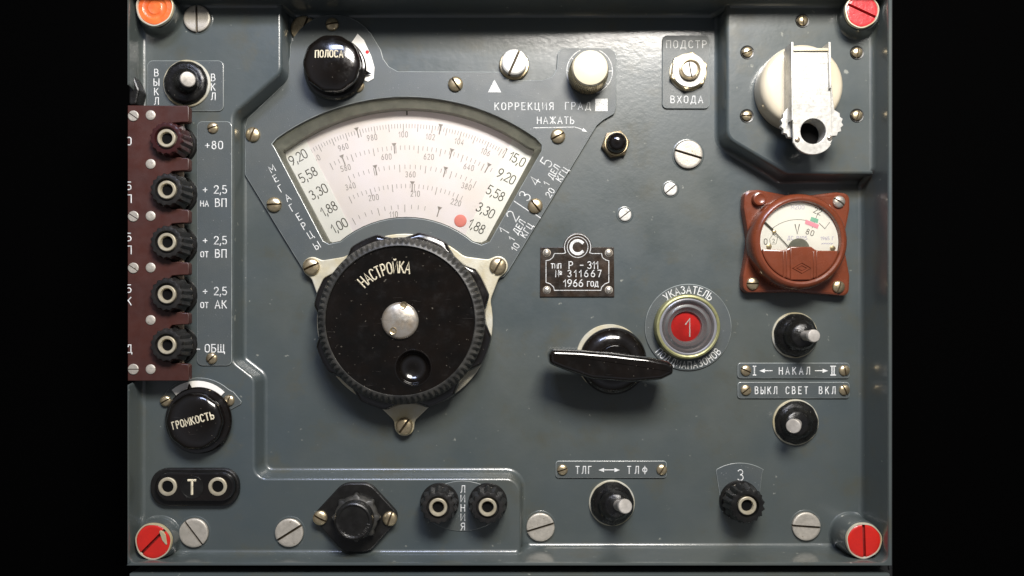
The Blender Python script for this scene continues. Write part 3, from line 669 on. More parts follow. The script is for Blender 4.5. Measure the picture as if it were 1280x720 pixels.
# ================================================================== TUNING KNOB with its three-lug bracket
br = thing('knob_bracket', 'pale three-lug metal bracket ring under the tuning knob', 'bracket', 505, 402, 6)
lug = []
for a in (149.5, 30.5, -90): pass
P = []
cxy = (506, 402)
for a0, (lx, ly) in ((149.5, (390.5, 333.5)), (-90, (505.5, 532.5)), (30.5, (622.5, 332.5))):
    an = math.degrees(math.atan2(-(ly - cxy[1]), lx - cxy[0])); dist = math.hypot(lx - cxy[0], ly - cxy[1])
    P.append((an, dist, lx, ly))
ringp = []
order = sorted(P, key=lambda p: p[0])
def lugpts(an, dist, lx, ly):
    o = [(cxy[0] + 110 * math.cos(R(an - 17)), cxy[1] - 110 * math.sin(R(an - 17)), 20)]
    o.append((cxy[0] + (dist - 6) * math.cos(R(an - 6)), cxy[1] - (dist - 6) * math.sin(R(an - 6)), 10))
    o += [(x, y, 0) for x, y in arc(lx, ly, 12.5, an - 75, an + 75, 8)]
    o.append((cxy[0] + (dist - 6) * math.cos(R(an + 6)), cxy[1] - (dist - 6) * math.sin(R(an + 6)), 10))
    o.append((cxy[0] + 110 * math.cos(R(an + 17)), cxy[1] - 110 * math.sin(R(an + 17)), 20)); return o
for i, p in enumerate(order):
    ringp += lugpts(*p)
    nx = order[(i + 1) % 3][0] + (360 if i == 2 else 0)
    ringp += [(x, y, 0) for x, y in arc(*cxy, 110, p[0] + 22, nx - 22, 14)]
b = B(); b.add(*slab(Ls(br, rp(ringp, 4), 8), 4.3, 8.5, 1.2)); b.make('bracket_plate', 'alum', br)
for x, y, a in ((389.5, 333.5, 25), (622.5, 332.5, 62), (505.5, 532.5, 55)): screw(br, x, y, 8.2, 10.5, a)
tk = thing('tuning_control', 'very large round black tuning knob marked НАСТРОЙКА', 'knob', 500, 401, 50)
def circ_mod(nl, depth, wid):      # shallow scallops round the skirt
    def f(a):
        d = ((math.degrees(a) - 3 + 360 / nl / 2) % (360 / nl)) - 360 / nl / 2
        return -depth * max(0, 1 - (d / wid) ** 2)
    return f
f50 = .95
b = B(); b.add(*lathe([(100, 9, 0), (108, 9.5, 1), (110, 12, 1), (110.5, 22, 1), (109, 25.5, 1), (106, 27, .6), (101, 28, 0)], 192, mod=circ_mod(8, 9, 13))); b.make('scalloped_skirt', 'black', tk)
kn = lambda a: abs(((a * 84 / (2 * math.pi)) % 1) - .5) * 2
b = B(); b.add(*lathe([(101, 27, 0), (100.5, 38, .0), (100, 40.5, -2.6), (98.4, 46, -2.8), (94, 49.5, -2.4), (91.2, 50.3, 0), (89.5, 50.8), (88.6, 49.6)], 672, mod=kn, cap=False)); b.make('knurled_ring', 'collar', tk)
# finger dimple is a raised-lip bowl on the face
dx, dy = L(tk, 516.5, 460, 50)[:2]
b = B(); circ = lambda r, n, c=(0, 0): [(c[0] + r * math.cos(2 * math.pi * k / n), c[1] + r * math.sin(2 * math.pi * k / n)) for k in range(n)]
b.add(*slab(circ(89, 120), 46, 48, .5, holes=[circ(21.0, 56, (dx, dy))])); kf = b.make('knob_face', 'black', tk)
b = B(); b.add(*lathe([(22.6, 47.9), (22.2, 48.7), (21.3, 48.9), (20.5, 48.3), (19.3, 45.5), (16.5, 41.8), (12.5, 39.2), (8, 37.8), (4, 37.2), (.8, 37)], 56, (dx, dy))); b.make('finger_dimple', 'black', tk)
b = B(); b.add(*lathe([(22, 47.8), (22, 49.5), (21.4, 50.8), (19, 52.2), (14.5, 53.8), (8, 55), (1, 55.5)], 56)); hb = b.make('hub_cap', 'steel', tk)
for x, y in ((504.5, 381.5), (491.5, 413.5)):
    X, Y, _ = L(tk, x, y, 54); b = B(); b.add(*lathe([(4.4, 51.5), (4.1, 55.6), (3.2, 55.2), (2.8, 54)], 20, (X, Y))); b.make('pin_hole', 'brass', tk, hb)
b = arctext(tk, 'НАСТРОЙКА', 500, 401, 67, 48.2, 13.8, 134, 81.5, w=1.6, xs=.68); letters(b, tk, 'cream_ink')

# ================================================================== round pointer knobs
def skirt_knob(name, label, cap, zc, base_r, cap_r, txt, tang, th, crescent, cres_pts, zb, ptr, dots=()):
    t = thing(name, label, 'knob', cap[0], cap[1], zc)
    k = (D - zc) / D
    # scale crescent plate
    b = B(); b.add(*slab(Ls(t, cres_pts, zb + .8), zb, zb + .8, .2)); b.make('scale_crescent', 'card', t)
    b = B(); b.add(*lathe([(base_r - 2, zb + 1.2), (base_r, zb + 2.2), (base_r + .3, zb + 5), (base_r - 1.5, zb + 7.5), (base_r - 6, zb + 9), (cap_r * k + 1.5, zb + 12)], 72))
    a = R(ptr); c, s = math.cos(a), math.sin(a); q = lambda r, o, z: (c * r - s * o, s * r + c * o, z)
    b.add([q(base_r - 3, -4, zb + 5.5), q(base_r + 7, 0, zb + 3), q(base_r - 3, 4, zb + 5.5), q(base_r - 3, 0, zb + 8)], [(0, 1, 3), (1, 2, 3), (0, 2, 1)])
    b.make('pointer_skirt', 'black', t)
    r = cap_r * k; h = zc - zb
    b = B(); wave = lambda a: math.cos(10 * a)
    pr = [(r * .97, zb + 10, 0), (r * .99, zb + h * .5, .3), (r, zb + h * .62, .5)] + [(r * math.cos(R(e)), zb + h * .66 + r * .26 * math.sin(R(e)), .5 * max(0, 1 - e / 30)) for e in (8, 18, 28, 38, 48, 58, 68, 78, 86)]
    ztop_ = pr[-1][1]
    b.add(*lathe(pr, 120, mod=wave)); b.make('domed_cap', 'black', t)
    # lettering laid over the dome
    bb = text(t, txt, cap[0] + txtoff[0], cap[1] + txtoff[1], ztop_, th, tang, sp=.26, w=1.5, xs=.80)
    V = []
    for x, y, z in bb.V:
        rr = min(math.hypot(x, y), r * .985)
        e = math.acos(rr / r); V.append((x, y, zb + h * .66 + r * .26 * math.sin(e) + .15 + (z - .12 - ztop_) * .8))
    link('lettering', mesh('lettering', V, bb.F, 'cream_ink', 0), t)
    return t
txtoff = (-1, -8)
def shift_for(t): pass
_L = L
def L(t, ax, ay, z):
    x, y = true(ax, ay, z); return (x - t.x, t.y - y, z)
def knob_text_fix(): pass
kt = skirt_knob('band_control', 'round domed black knob marked ПОЛОСА at the top of the dial plate', (412, 75), 42, 38.5, 36, 'ПОЛОСА', 0, 8.6, None,
                [(447, 42), (455, 50), (464, 70), (468, 84), (467, 98), (460, 102), (452, 99), (440, 84), (438, 55)], 4.4, -7)
b = B(); X, Y, _ = L(kt, 459, 65, 5.4)
b.add(*lathe([(2.4, 5.3), (2.0, 5.7)], 12, (X, Y))); b.make('red_dot', 'redlamp', kt)
# volume plate
vp = thing('volume_scale_plate', 'grey fan-shaped scale plate behind the volume knob', 'label plate', 250, 500, 30, 'caption plates around controls')
P = [(202, 503), (203, 497)] + arc(248, 528, 56, 135, 48, 12) + [(292, 490), (302, 502), (301, 505), (285, 514), (262, 520), (225, 515)]
b = B(); b.add(*slab(Ls(vp, P, 31.6), 29.8, 31.6, .6)); worn_lit_edges(b.make('plate', 'plate', vp))
screw(vp, 207.5, 501, 31.4, 6.8, 30); screw(vp, 286.5, 500.5, 31.4, 6.8, 70)
txtoff = (0, -2)
vk = skirt_knob('volume_control', 'round domed black knob marked ГРОМКОСТЬ at lower left', (240, 528), 57, 40, 35.5, 'ГРОМКОСТЬ', 15, 8.8, None,
                arc(246, 525, 49, 130, 45, 12) + arc(246, 525, 30, 45, 130, 8), 31.9, 105)

# ================================================================== toggles
def toggle(label, base, zb, tip, ztip, tipr=8.5, ring='alum', loop=False, bell=False, rb=28):
    t = thing('toggle_switch', label, 'switch', base[0], base[1], zb + 3, 'toggle switches with black rubber boots')
    b = B(); b.add(*lathe([(rb + .6, zb - .2), (rb + .6, zb + 2), (rb - .2, zb + 2.8), (rb - 2, zb + 2.8), (rb - 3, zb + 1.5)], 56)); b.make('mounting_ring', ring, t)
    tx, ty, _ = L(t, tip[0], tip[1], ztip); L0 = Vector((tx, ty, ztip)); p0 = Vector((0, 0, zb + 8)); d = (L0 - p0); ln = d.length; u = d.normalized()
    # boot: rings that shear towards the lever
    prof = [(rb - 1.2, .4, 0), (rb - 1.2, 3, 0), (rb - 4.0, 7, .02), (rb - 8, 9, .04), (rb - 9, 10, .08), (rb - 8.2, 11, .10), (rb - 10.5, 15, .16), (rb - 13, 18, .24), (rb - 14.8, 19.5, .30), (rb - 16, 19.6, .36), (rb - 18, 21, .44)]
    if bell: prof = [(rb - 2.5, 0, 0), (rb - 1.8, 4, 0), (rb - 4, 8, 0), (rb - 8, 10.5, .0), (rb - 10.5, 10, .05), (rb - 12.5, 10.5, .1), (rb - 15, 15, .3), (rb - 17, 20, .5), (rb - 18.5, 24, .6)]
    V, F = [], []; seg = 56; hgt = prof[-1][1]
    for r, z, k in prof:
        c = p0.lerp(L0, k) if k > 0 else Vector((0, 0, 0))
        for i in range(seg):
            a = 2 * math.pi * i / seg; wr = 1 + .012 * math.sin(5 * a + z) + .01 * math.sin(11 * a)
            V.append((c.x + r * wr * math.cos(a), c.y + r * wr * math.sin(a), zb + 2.4 + z * (ztip - zb - 12) / 30 * 1.0))
    for j in range(len(prof) - 1):
        for k in range(seg):
            k2 = (k + 1) % seg; F.append((j * seg + k, j * seg + k2, (j + 1) * seg + k2, (j + 1) * seg + k))
    F.append(tuple((len(prof) - 1) * seg + k for k in range(seg)))
    link('rubber_boot', mesh('rubber_boot', V, F, 'rubber', 60), t)
    V, F = lathe([(tipr * .72, 0), (tipr * .8, ln * .5), (tipr * .86, ln - 7), (tipr * .93, ln - 6), (tipr, ln - 5.5), (tipr, ln - 1), (tipr - .8, ln - .2), (tipr * .7, ln)], 32)
    q = Vector((0, 0, 1)).rotation_difference(u).to_matrix(); V = [tuple(q @ Vector(v) + p0) for v in V]
    link('lever', mesh('lever', V, F, 'tip', 30), t)
    if loop:
        V, F = lathe([(7, 0), (8, .6), (8.6, 2), (8, 3), (7, 2.2), (6.4, 1)], 24, cap=False); V = [(v[0] * .55 - 12, v[1] * 1.25 - 3, v[2] + zb + 13) for v in V]
        link('worn_ring', mesh('worn_ring', V, F, 'brass', 40), t)
    return t
toggle('toggle switch between ВЫКЛ and ВКЛ at upper left, lever upright', (233, 104), 31, (235, 99), 66, 8.6, bell=True)
toggle('toggle switch above the НАКАЛ plate with its lever leaning right', (994, 419), 0, (1018, 420), 52, 7.6)
toggle('toggle switch below the ВЫКЛ СВЕТ ВКЛ plate with its lever pointing down', (995, 528), 0, (991.5, 533), 38, 8.6)
toggle('toggle switch under the ТЛГ ТЛФ plate with its lever leaning right', (765, 629), 0, (782, 633), 50, 8.6, loop=True)

# ================================================================== binding posts
def binding(name, label, top, zt, zb, cap_m, group, r=20.5, rb=25, teeth=16, coll='steel', body='satin', tdepth=2.2, cat='terminal'):
    t = thing(name, label, cat, top[0], top[1], zt, group); k = (D - zt) / D; r *= k
    b = B(); b.add(*lathe([(rb, zb - .2), (rb, zb + 3.5), (rb - 1, zb + 5), (rb - 4, zb + 5.5)], 56)); b.make('base_washer', 'satin', t)
    b = B(); b.add(*lathe([(rb - 4.5, zb + 5), (rb - 4, zb + 7), (rb - 5, zb + 8.5), (rb - 9, zb + 9)], 56)); b.make('contact_ring', coll, t)
    h = zt - zb; saw = lambda a: 1 - 2 * abs(((a * teeth / (2 * math.pi)) % 1) - .5) * 2 if True else 0
    b = B(); b.add(*lathe([(r - 2, zb + 9, 0), (r + 1.5, zb + 10, tdepth / 2), (r + 2, zb + h * .45, tdepth / 2), (r + .6, zb + h * .62, tdepth / 2), (r - .6, zb + h * .8, tdepth / 2), (r - .5, zt - 2.5, tdepth / 2), (r - 1.8, zt - .5, tdepth / 3), (r - 4, zt, 0), (14.6 * k, zt, 0), (14.0 * k, zt - 1.5, 0), (13.8 * k, zt - 4.5, 0), (9, zt - 4.5, 0)], teeth * 8, mod=saw)); b.make('fluted_cap', cap_m, t)
    b = B(); b.add(*lathe([(11.4 * k, zt - 5), (11.4 * k, zt - .8), (10.6 * k, zt - .1), (8.2 * k, zt - .2), (7.2 * k, zt - 1.6), (7.0 * k, zt - 9)], 40, cap=False)); sk = b.make('socket', 'pbrass', t)
    b = B(); b.add(*lathe([(7.2 * k, zt - 4.4), (1, zt - 4.45)], 32)); b.make('socket_bore', 'hole', t, sk)
    return t
ys = [172.5, 237, 302.5, 368, 431.5]
caps = ['+80', '+2,5 НА ВП', '+2,5 ОТ ВП', '+2,5 ОТ АК', '-ОБЩ']
plab = ['maroon binding post, topmost of the five, left of the caption +80', 'black binding post just below the maroon one, left of НА ВП',
        'black binding post in the middle of the five, left of ОТ ВП', 'black binding post left of the caption ОТ АК', 'lowest black binding post, left of the caption ОБЩ']
for i, y in enumerate(ys):
    binding('binding_post', plab[i], (207.5 if i == 0 else 208, y), 66, 30, 'maroon' if i == 0 else 'dusty', 'binding posts through the brown board', r=21, rb=23.5)
binding('binding_post', 'black fluted terminal left of the word ЛИНИЯ', (547.5, 634.5), 60, 30, 'dusty', 'line terminals at the bottom', r=21, rb=23.5, teeth=14, tdepth=3)
binding('binding_post', 'black fluted terminal right of the word ЛИНИЯ', (609.5, 634.5), 60, 30, 'dusty', 'line terminals at the bottom', r=21, rb=23.5, teeth=14, tdepth=3)
binding('binding_post', 'black fluted terminal under the character З', (934.5, 632.5), 34, 0, 'satin', None, r=22, rb=25, teeth=16, tdepth=3)
# caption areas of these terminals
t = thing('line_label_plate', 'thin oval plate reading ЛИНИЯ between two terminals', 'label plate', 578, 635, 30, 'caption plates around controls')
P = arc(578, 647, 56, 155, 25, 12, 46) + arc(578, 622, 56, -25, -155, 12, 42)
b = B(); b.add(*slab(Ls(t, P, 31.2), 29.8, 31.2, .5)); worn_lit_edges(b.make('plate', 'plate', t))
b = B()
for i, c in enumerate('ЛИНИЯ'): text(t, c, 578.5, 611.5 + i * 11.7, 31.2, 8.4, b=b)
letters(b, t)
t = thing('earth_label_plate', 'fan-shaped plate with the character З behind a terminal', 'label plate', 924, 605, 0, 'caption plates around controls')
P = [(895, 589)] + arc(925, 635, 56.5, 121, 58, 12) + [(953, 590), (947, 640), (903, 640)]
b = B(); b.add(*slab(Ls(t, P, 1.4), -.1, 1.4, .5)); worn_lit_edges(b.make('plate', 'plate', t))
letters(text(t, 'З', 925.5, 594, 1.4, 13.5, w=1.2), t)

# ================================================================== brown terminal board
tb = thing('terminal_board', 'dark brown terminal board with notches around five binding posts', 'terminal board', 200, 304, 46)
zt = 55.0
ntabs = [(132, 152.5), (197.5, 213), (262, 278.5), (328, 343.5), (391, 405.5), (455, 476)]
P = [(159.5, 131.5)]
P += [(234, 132), (236, 134)]
for i, (y0, y1) in enumerate(ntabs):
    if i: P += [(226, y0 - 1), (228, y0), (234.5, y0), (236, y0 + 2)]
    P += [(236, y1 - 2), (234.5, y1)]
    if i < 5: P += [(228, y1), (215, y1 + 1)] + [(212, y1 + 4), (212, ntabs[i + 1][0] - 4), (215, ntabs[i + 1][0] - 1)]
P += [(159.5, 476)]
b = B(); b.add(*slab(Ls(tb, P, zt), 45, zt, .9)); bo = b.make('board', 'board', tb)
for i in range(5):
    y0 = ntabs[i][1]; y1 = ntabs[i + 1][0]
    b = B(); b.add(*slab(Ls(tb, rect(213, y0 - 1, 228.5, y1 + 1, 1), 44.5), 40, 44.5, .4)); b.make('fibre_strip', 'tan', tb)
for x, y, a in ((167, 145, -35), (167, 270.5, -32), (167, 335, -35), (167, 461.5, 0)): screw(tb, x, y, zt - .1, 6.6, a, 'flat', 'cad')
for y in (144, 205, 270, 334.5, 400, 461.5):
    X, Y, _ = L(tb, 188.5, y, zt); b = B(); b.add(*lathe([(5.8, zt - .2), (5.7, zt + .7), (4.8, zt + 1.2), (2, zt + 1.3)], 28, (X, Y))); b.make('rivet', 'cad', tb)
b = B()
for s, y in (('0', 176.5), ('5', 232.5), ('П', 248.5), ('5', 296.5), ('П', 312.5), ('5', 361), ('К', 376.5), ('Д', 436)): text(tb, s, 161.3, y, zt, 9.6, b=b, clip=160.3)
letters(b, tb)

# ================================================================== telephone socket plate
ts = thing('telephone_socket', 'black oval double socket marked Т with two brass-lined holes', 'socket', 242, 608, 40)
b = B(); b.add(*slab(Ls(ts, rect(187.5, 585.5, 298.5, 633, 21), 36), 29.8, 36, 1.6)); b.make('socket_plate', 'satin', ts)
b = B(); b.add(*slab(Ls(ts, rect(193, 590.5, 293, 627, 17.5), 43), 35.8, 43, 2.4)); b.make('raised_body', 'black', ts)
for x in (210, 272.5):
    X, Y, _ = L(ts, x, 608, 43); b = B(); b.add(*lathe([(11, 42.8), (11, 44.6), (9.6, 45.3), (7.4, 45), (6.8, 43.4)], 36, (X, Y), cap=False)); o = b.make('socket_ring', 'pbrass', ts)
    b = B(); b.add(*lathe([(7.2, 43.3), (1, 43.2)], 28, (X, Y))); b.make('socket_bore', 'hole', ts, o)
X, Y, _ = L(ts, 240, 609, 43); b = B(); b.add(*lathe([(14, 42.8), (13.8, 43.7), (12.6, 43.7), (12.2, 43.2)], 40, (X, Y))); b.make('centre_disc', 'satin', ts)
letters(text(ts, 'Т', 240, 609, 43.4, 17, w=3.0, xs=.95), ts, 'cream_ink')

# ================================================================== fuse holder
fh = thing('fuse_holder', 'black rhombus-shaped fuse holder with ribbed screw cap', 'fuse holder', 441.5, 652, 66)
P = rp([(389, 646, 13), (428, 604, 22), (462, 604, 22), (501, 646, 13), (462, 690, 22), (428, 690, 22)], 6)
b = B(); b.add(*slab(Ls(fh, P, 38), 29.8, 38, 1.6)); b.make('flange', 'satin', fh)
screw(fh, 400.5, 647, 37.8, 9, -28, parent=None); screw(fh, 487.5, 648, 37.8, 9, 70)
lob = lambda a: max(0, math.cos(8 * a)) ** 2
b = B(); b.add(*lathe([(25, 37.8, 0), (26, 42, 3.4), (26, 46, 3.6), (25, 49, 3), (22.5, 51, 0)], 160, mod=lob)); b.make('ribbed_collar', 'collar', fh)
b = B(); b.add(*lathe([(22.5, 50), (22.5, 63), (21.5, 65.5), (20, 66.3), (18.5, 66), (17.5, 65.2), (5, 65.2)], 72)); b.make('screw_cap', 'satin', fh)
b = arctext(fh, 'ПРЕДОХРАНИТ', 441.5, 652, 19.2, 66.4, 3.6, 205, 350, w=.5, inward=True); letters(b, fh, 'dusty')

# ================================================================== correction knob, push stud, lens
ck = thing('correction_control', 'cream-topped round knob above the white square', 'knob', 738, 84.5, 36)
kn2 = lambda a: abs(((a * 60 / (2 * math.pi)) % 1) - .5) * 2
b = B(); b.add(*lathe([(20, 4, 0), (23.5, 6, 0), (24.5, 7.5, -.9), (24.2, 20, -.9), (23, 29, -.9), (22, 31, 0), (20, 31.5, 0)], 240, mod=kn2)); b.make('knurled_body', 'brass', ck)
b = B(); b.add(*lathe([(21.3, 31), (21.6, 34), (20.6, 36), (17, 37.4), (9, 38.3), (1, 38.5)], 56)); b.make('cream_top', 'cream', ck)
cs = thing('clamp_screw', 'tall bright cylinder-head screw above the white triangle', 'screw', 643, 77, 16)
b = B(); b.add(*lathe([(18.6, -.1), (18.6, 4), (17.6, 5.2), (15.5, 5.5)], 56)); b.make('collar', 'brass', cs)
link('screw_head', screw_mesh('cyl', 'tin'), cs, (0, 0, 5.6), None, R(66), 1.58)
ps = thing('push_button', 'glossy black domed push button in a brass hex nut', 'push button', 771, 178, 14)
b = B(); b.add(*slab(hexagon(18, 10), -.1, 7, 2)); b.make('hex_nut', 'nut', ps)
b = B(); b.add(*lathe([(15, 6.9), (15, 8.5), (14.2, 9.6), (13.2, 9.6), (12.6, 8)], 48)); b.make('collar', 'brass', ps)
b = B(); b.add(*lathe([(12.6, 8), (12.6, 13)] + [(12.6 * math.cos(R(e)), 13 + 10.5 * math.sin(R(e))) for e in (12, 24, 36, 48, 60, 72, 84)], 48)); b.make('button_dome', 'black', ps)

# ================================================================== range indicator window
iw = thing('range_indicator', 'round indicator window showing a white 1 on red in a grey ringed plate', 'indicator window', 860.5, 409, 3)
b = B(); b.add(*lathe([(54, -.1), (54, 1.7), (53.2, 2.4), (30, 2.4)], 96)); worn_lit_edges(b.make('caption_ring', 'plate', iw))
o = L(iw, 860.5, 408.5, 17); c = (o[0], o[1])
b = B(); b.add(*lathe([(40, 2.2), (40.4, 3.5), (40, 14), (38.8, 16.6), (37, 17.2), (35.6, 16.6), (35.2, 14)], 80, c, cap=False)); b.make('brass_bezel', 'olive', iw)
b = B(); b.add(*lathe([(35.6, 15.4), (33.5, 16.4), (31, 15), (29.5, 12), (27.5, 11), (26, 11.6), (24.5, 12.4), (22.5, 10.5), (20.5, 7.5), (19.4, 7), (18.6, 4.2), (18, 3)], 80, c, cap=False)); b.make('grey_funnel', 'greyrub', iw)
b = B(); b.add(*lathe([(18.8, 3.4), (1, 3.45)], 48, c)); b.make('red_disc', 'redlamp', iw)
X = B(); t0 = T(iw.o, iw.x, iw.y, 0)
letters(text(t0, '1', 860, 409.5, 3.5, 22, 0, w=1.7, xs=.9), iw)
b = B(); b.add(*lathe([(34.5, 15.6), (20, 16.6), (1, 17)], 64, c)); b.make('lens', 'glass', iw)
b = arctext(iw, 'УКАЗАТЕЛЬ', 860.5, 409, 46.8, 2.5, 8.8, 126, 54, w=1.25, xs=1.0); arctext(iw, 'ПОДДИАПАЗОНОВ', 860.5, 409, 47.4, 2.5, 8.4, 220, 320, w=1.25, xs=.92, inward=True, b=b); letters(b, iw)

# ================================================================== range selector
rk = thing('range_selector', 'black range selector knob with a long lens-shaped handle', 'selector knob', 766, 451, 4)
b = B(); b.add(*lathe([(42, -.1), (42, 2), (41.3, 2.6), (30, 2.6)], 72, (-3.5, 3.5))); b.make('pale_base_ring', 'alum', rk)
b = B(); b.add(*lathe([(40, 2.4), (41.5, 3), (42, 6), (41, 9.5), (37, 13.5), (31, 17), (27, 18.4), (22, 18.8), (20, 21), (19, 26)], 80)); b.make('domed_skirt', 'black', rk)
b = B(); b.add(*slab(Ls(rk, rp([(x, y, 3) for x, y in [(724, 446), (765, 440), (806, 450), (806, 464), (765, 470), (724, 462)]], 5), 30), 17, 30, 3)); b.make('handle_neck', 'black', rk)
hp = [(686, 443, 3), (691, 436.5, 4), (722, 437.5, 20), (765, 441, 0), (812, 446.5, 20), (836, 451.5, 8), (843.5, 457, 4), (842.5, 468, 5), (828, 475, 8), (790, 478.5, 30), (740, 474.5, 30), (704, 462, 12), (687, 455, 6)]
b = B(); b.add(*slab(Ls(rk, rp(hp, 5), 62), 28, 62, prof=[(3, 26), (1, 29), (0, 33), (0, 53), (.5, 57), (1.6, 59.8), (3.2, 61.4), (5.2, 62)])); b.make('handle', 'black', rk)

# ================================================================== voltmeter
vm = thing('voltmeter', 'square brown voltmeter with round white dial marked V', 'voltmeter', 996.5, 302.5, 30)
def q(x, y, z=12): return L(vm, x, y, z)[:2]
fl = [(930, 238, 9), (948, 237, 12), (995, 246, 60), (1045, 240, 14), (1062, 242, 9), (1062, 262, 12), (1054, 302, 60), (1062, 345, 14), (1061, 371, 9), (1042, 369, 14), (995, 365, 60), (950, 366, 14), (928, 366, 9), (928, 345, 14), (936, 302, 60), (929, 260, 12)]
b = B(); b.add(*slab([q(*p) for p in rp(fl, 5)], -.1, 14, 3)); b.make('flange', 'brown', vm)
cxv, cyv = 997, 303
c = L(vm, 1001, 301.5, 38)[:2]
rb_ = 58.5
b = B(); b.add(*lathe([(58, 13.5), (58.6, 16), (58.2, 30), (57, 34.5), (54.5, 37.8), (51.5, 39), (49, 38.4), (48.2, 36.5), (48, 31)], 112, c, cap=False)); b.make('bezel_ring', 'brown', vm)
b = B(); b.add(*lathe([(47.6, 32), (1, 32)], 80, c)); fc = b.make('dial_face', 'card', vm)
# lower cover with a stepped centre panel
def cx_(dx): return c[0] + dx
yy = -11.5
low = [(cx_(-47.6 * math.cos(R(a))), c[1] - 47.6 * math.sin(R(a))) for a in range(172 - 160, 169, 6)]
low = [(c[0] + 47.8 * math.cos(R(a)), c[1] + 47.8 * math.sin(R(a))) for a in range(-164, -15, 6)]
topy = c[1] - 10.5
prf = low + [(c[0] + 45, topy - .8), (c[0] + 20, topy - .5), (c[0] + 16, topy + 2), (c[0] + 13, topy + 4.2), (c[0] - 12, topy + 4.2), (c[0] - 15, topy + 2), (c[0] - 19, topy + .2), (c[0] - 45, topy + 1)]
b = B(); b.add(*slab(prf, 31, 37.6, 1.8)); lc = b.make('lower_cover', 'brown', vm)
b = B()
for x0, x1, z in ((-13, 12, 38),):
    b.add(*slab([(c[0] + x0, topy + 3.6), (c[0] + x1, topy + 3.6), (c[0] + x1, c[1] - 46.5), (c[0] + x0, c[1] - 46.5)], 35, z + 1.2, 1.2))
for x in (-20.5, -16.8, 15.8, 19.4):
    b.add(*slab([(c[0] + x - .9, topy - 1.5), (c[0] + x + .9, topy - 1.5), (c[0] + x + .9, c[1] - 44), (c[0] + x - .9, c[1] - 44)], 36, 38.6, .6))
b.make('cover_ribs', 'brown', vm)
mx, my = L(vm, 1001.5, 335, 38)[:2]
b = B(); b.add(*ribbon([(mx - 11, my), (mx, my + 6.3), (mx + 11, my), (mx, my - 6.3)], 1.2, 39.2, True, .8)); b.add(*ribbon([(mx - 6, my), (mx, my + 3), (mx + 6, my), (mx, my - 3)], 1, 39.2, True, .8)); b.make('embossed_diamond', 'brown', vm)
X, Y = q(950.5, 248, 22); b = B(); b.add(*lathe([(8.6, 13.5), (8.6, 19), (7.8, 20.6), (6, 21.2), (5, 20.6), (1, 20.6)], 36, (X, Y))); b.make('sealed_plug', 'brown', vm)
for x, y, a, m in ((1048, 252.5, -35, 'steel'), (940.5, 354.5, 0, 'brass'), (1047.5, 358.5, 72, 'brass')): screw(vm, x, y, 13.8, 7.6, a, 'dome', m)
zf = 32.0
b = text(vm, 'V', 996.5, 286.5, zf, 12, w=1.1, xs=.75); text(vm, '22', 1022, 264, zf, 7, -22, w=.8, sp=.25, b=b); text(vm, '80', 1012.5, 290.5, zf, 6.6, -18, w=.8, sp=.4, b=b); text(vm, '0', 957, 302, zf, 7, 0, w=.9, b=b)
lines(vm, [arc(997, 325, 50.5, 132, 60, 20), [(1022.5, 266), (1015, 285)], [(1024, 279), (1031, 286), (1037, 278)]], zf, .55, b)
lines(vm, [[(962, 299), (966, 293), (972, 297), (970, 305), (963, 305)]], zf, .45, b, True); text(vm, '2', 967, 301, zf, 4.4, w=.5, b=b)
b.make('dial_print', 'ink', vm, smooth=0)
b = B(); P = [q(1014, 271, zf), q(1023, 274, zf), q(1022, 279, zf), q(1012.5, 276, zf)]; b.add([(*p, zf + .3) for p in P], [(0, 3, 2, 1), ]); b.make('green_mark', 'green', vm, smooth=0)
b = B(); P = [q(1007, 274.5, zf), q(1023.5, 281, zf), q(1022, 286, zf), q(1006, 279.5, zf)]; b.add([(*p, zf + .45) for p in P], [(0, 3, 2, 1)]); b.make('pink_mark', 'pink', vm, smooth=0)
b = text(vm, 'ДС Р105', 996.5, 297.5, zf, 4.6, 0, w=.5, sp=.3); text(vm, '1965 Г', 1034, 298, zf, 4, 0, w=.5, sp=.25, b=b); text(vm, '~~~~~', 1034, 304.5, zf, 5, 0, w=.5, sp=.1, b=b); text(vm, 'М2ОО', 997, 259, zf, 5, 0, w=.5, sp=.3, b=b)
b.make('stamped_print', 'violet', vm, smooth=0)
P = Ls(vm, [(956.5, 278.5), (968, 289.5), (985, 308)], 33)
b = B(); b.add(*ribbon(P[:2], 2.4, 33.4, rise=.3)); b.add(*ribbon(P[1:], 1.0, 33.6)); nd = b.make('needle', 'ink', vm, smooth=0)
X, Y, _ = L(vm, 968, 289.5, 34); b = B(); b.add(*lathe([(2.3, 33.4), (2.1, 34.4), (1, 34.9)], 16, (X, Y))); b.make('needle_boss', 'brass', vm, nd)
X, Y, _ = L(vm, 996, 312, 27); b = B(); b.add(*lathe([(13, 32.1), (13, 34), (12, 35)], 36, (X, Y))); b.make('movement_cover', 'bezel', vm)
for x, y in ((959, 309), (1038, 311)): X, Y, _ = L(vm, x, y, 26); b = B(); b.add(*lathe([(3.4, 32.1), (3.2, 33.2), (1, 33.7)], 20, (X, Y))); b.make('dial_screw', 'brass', vm)
b = B(); b.add(*lathe([(47.5, 36.2), (1, 36.4)], 64, c)); b.make('glass', 'glass', vm)

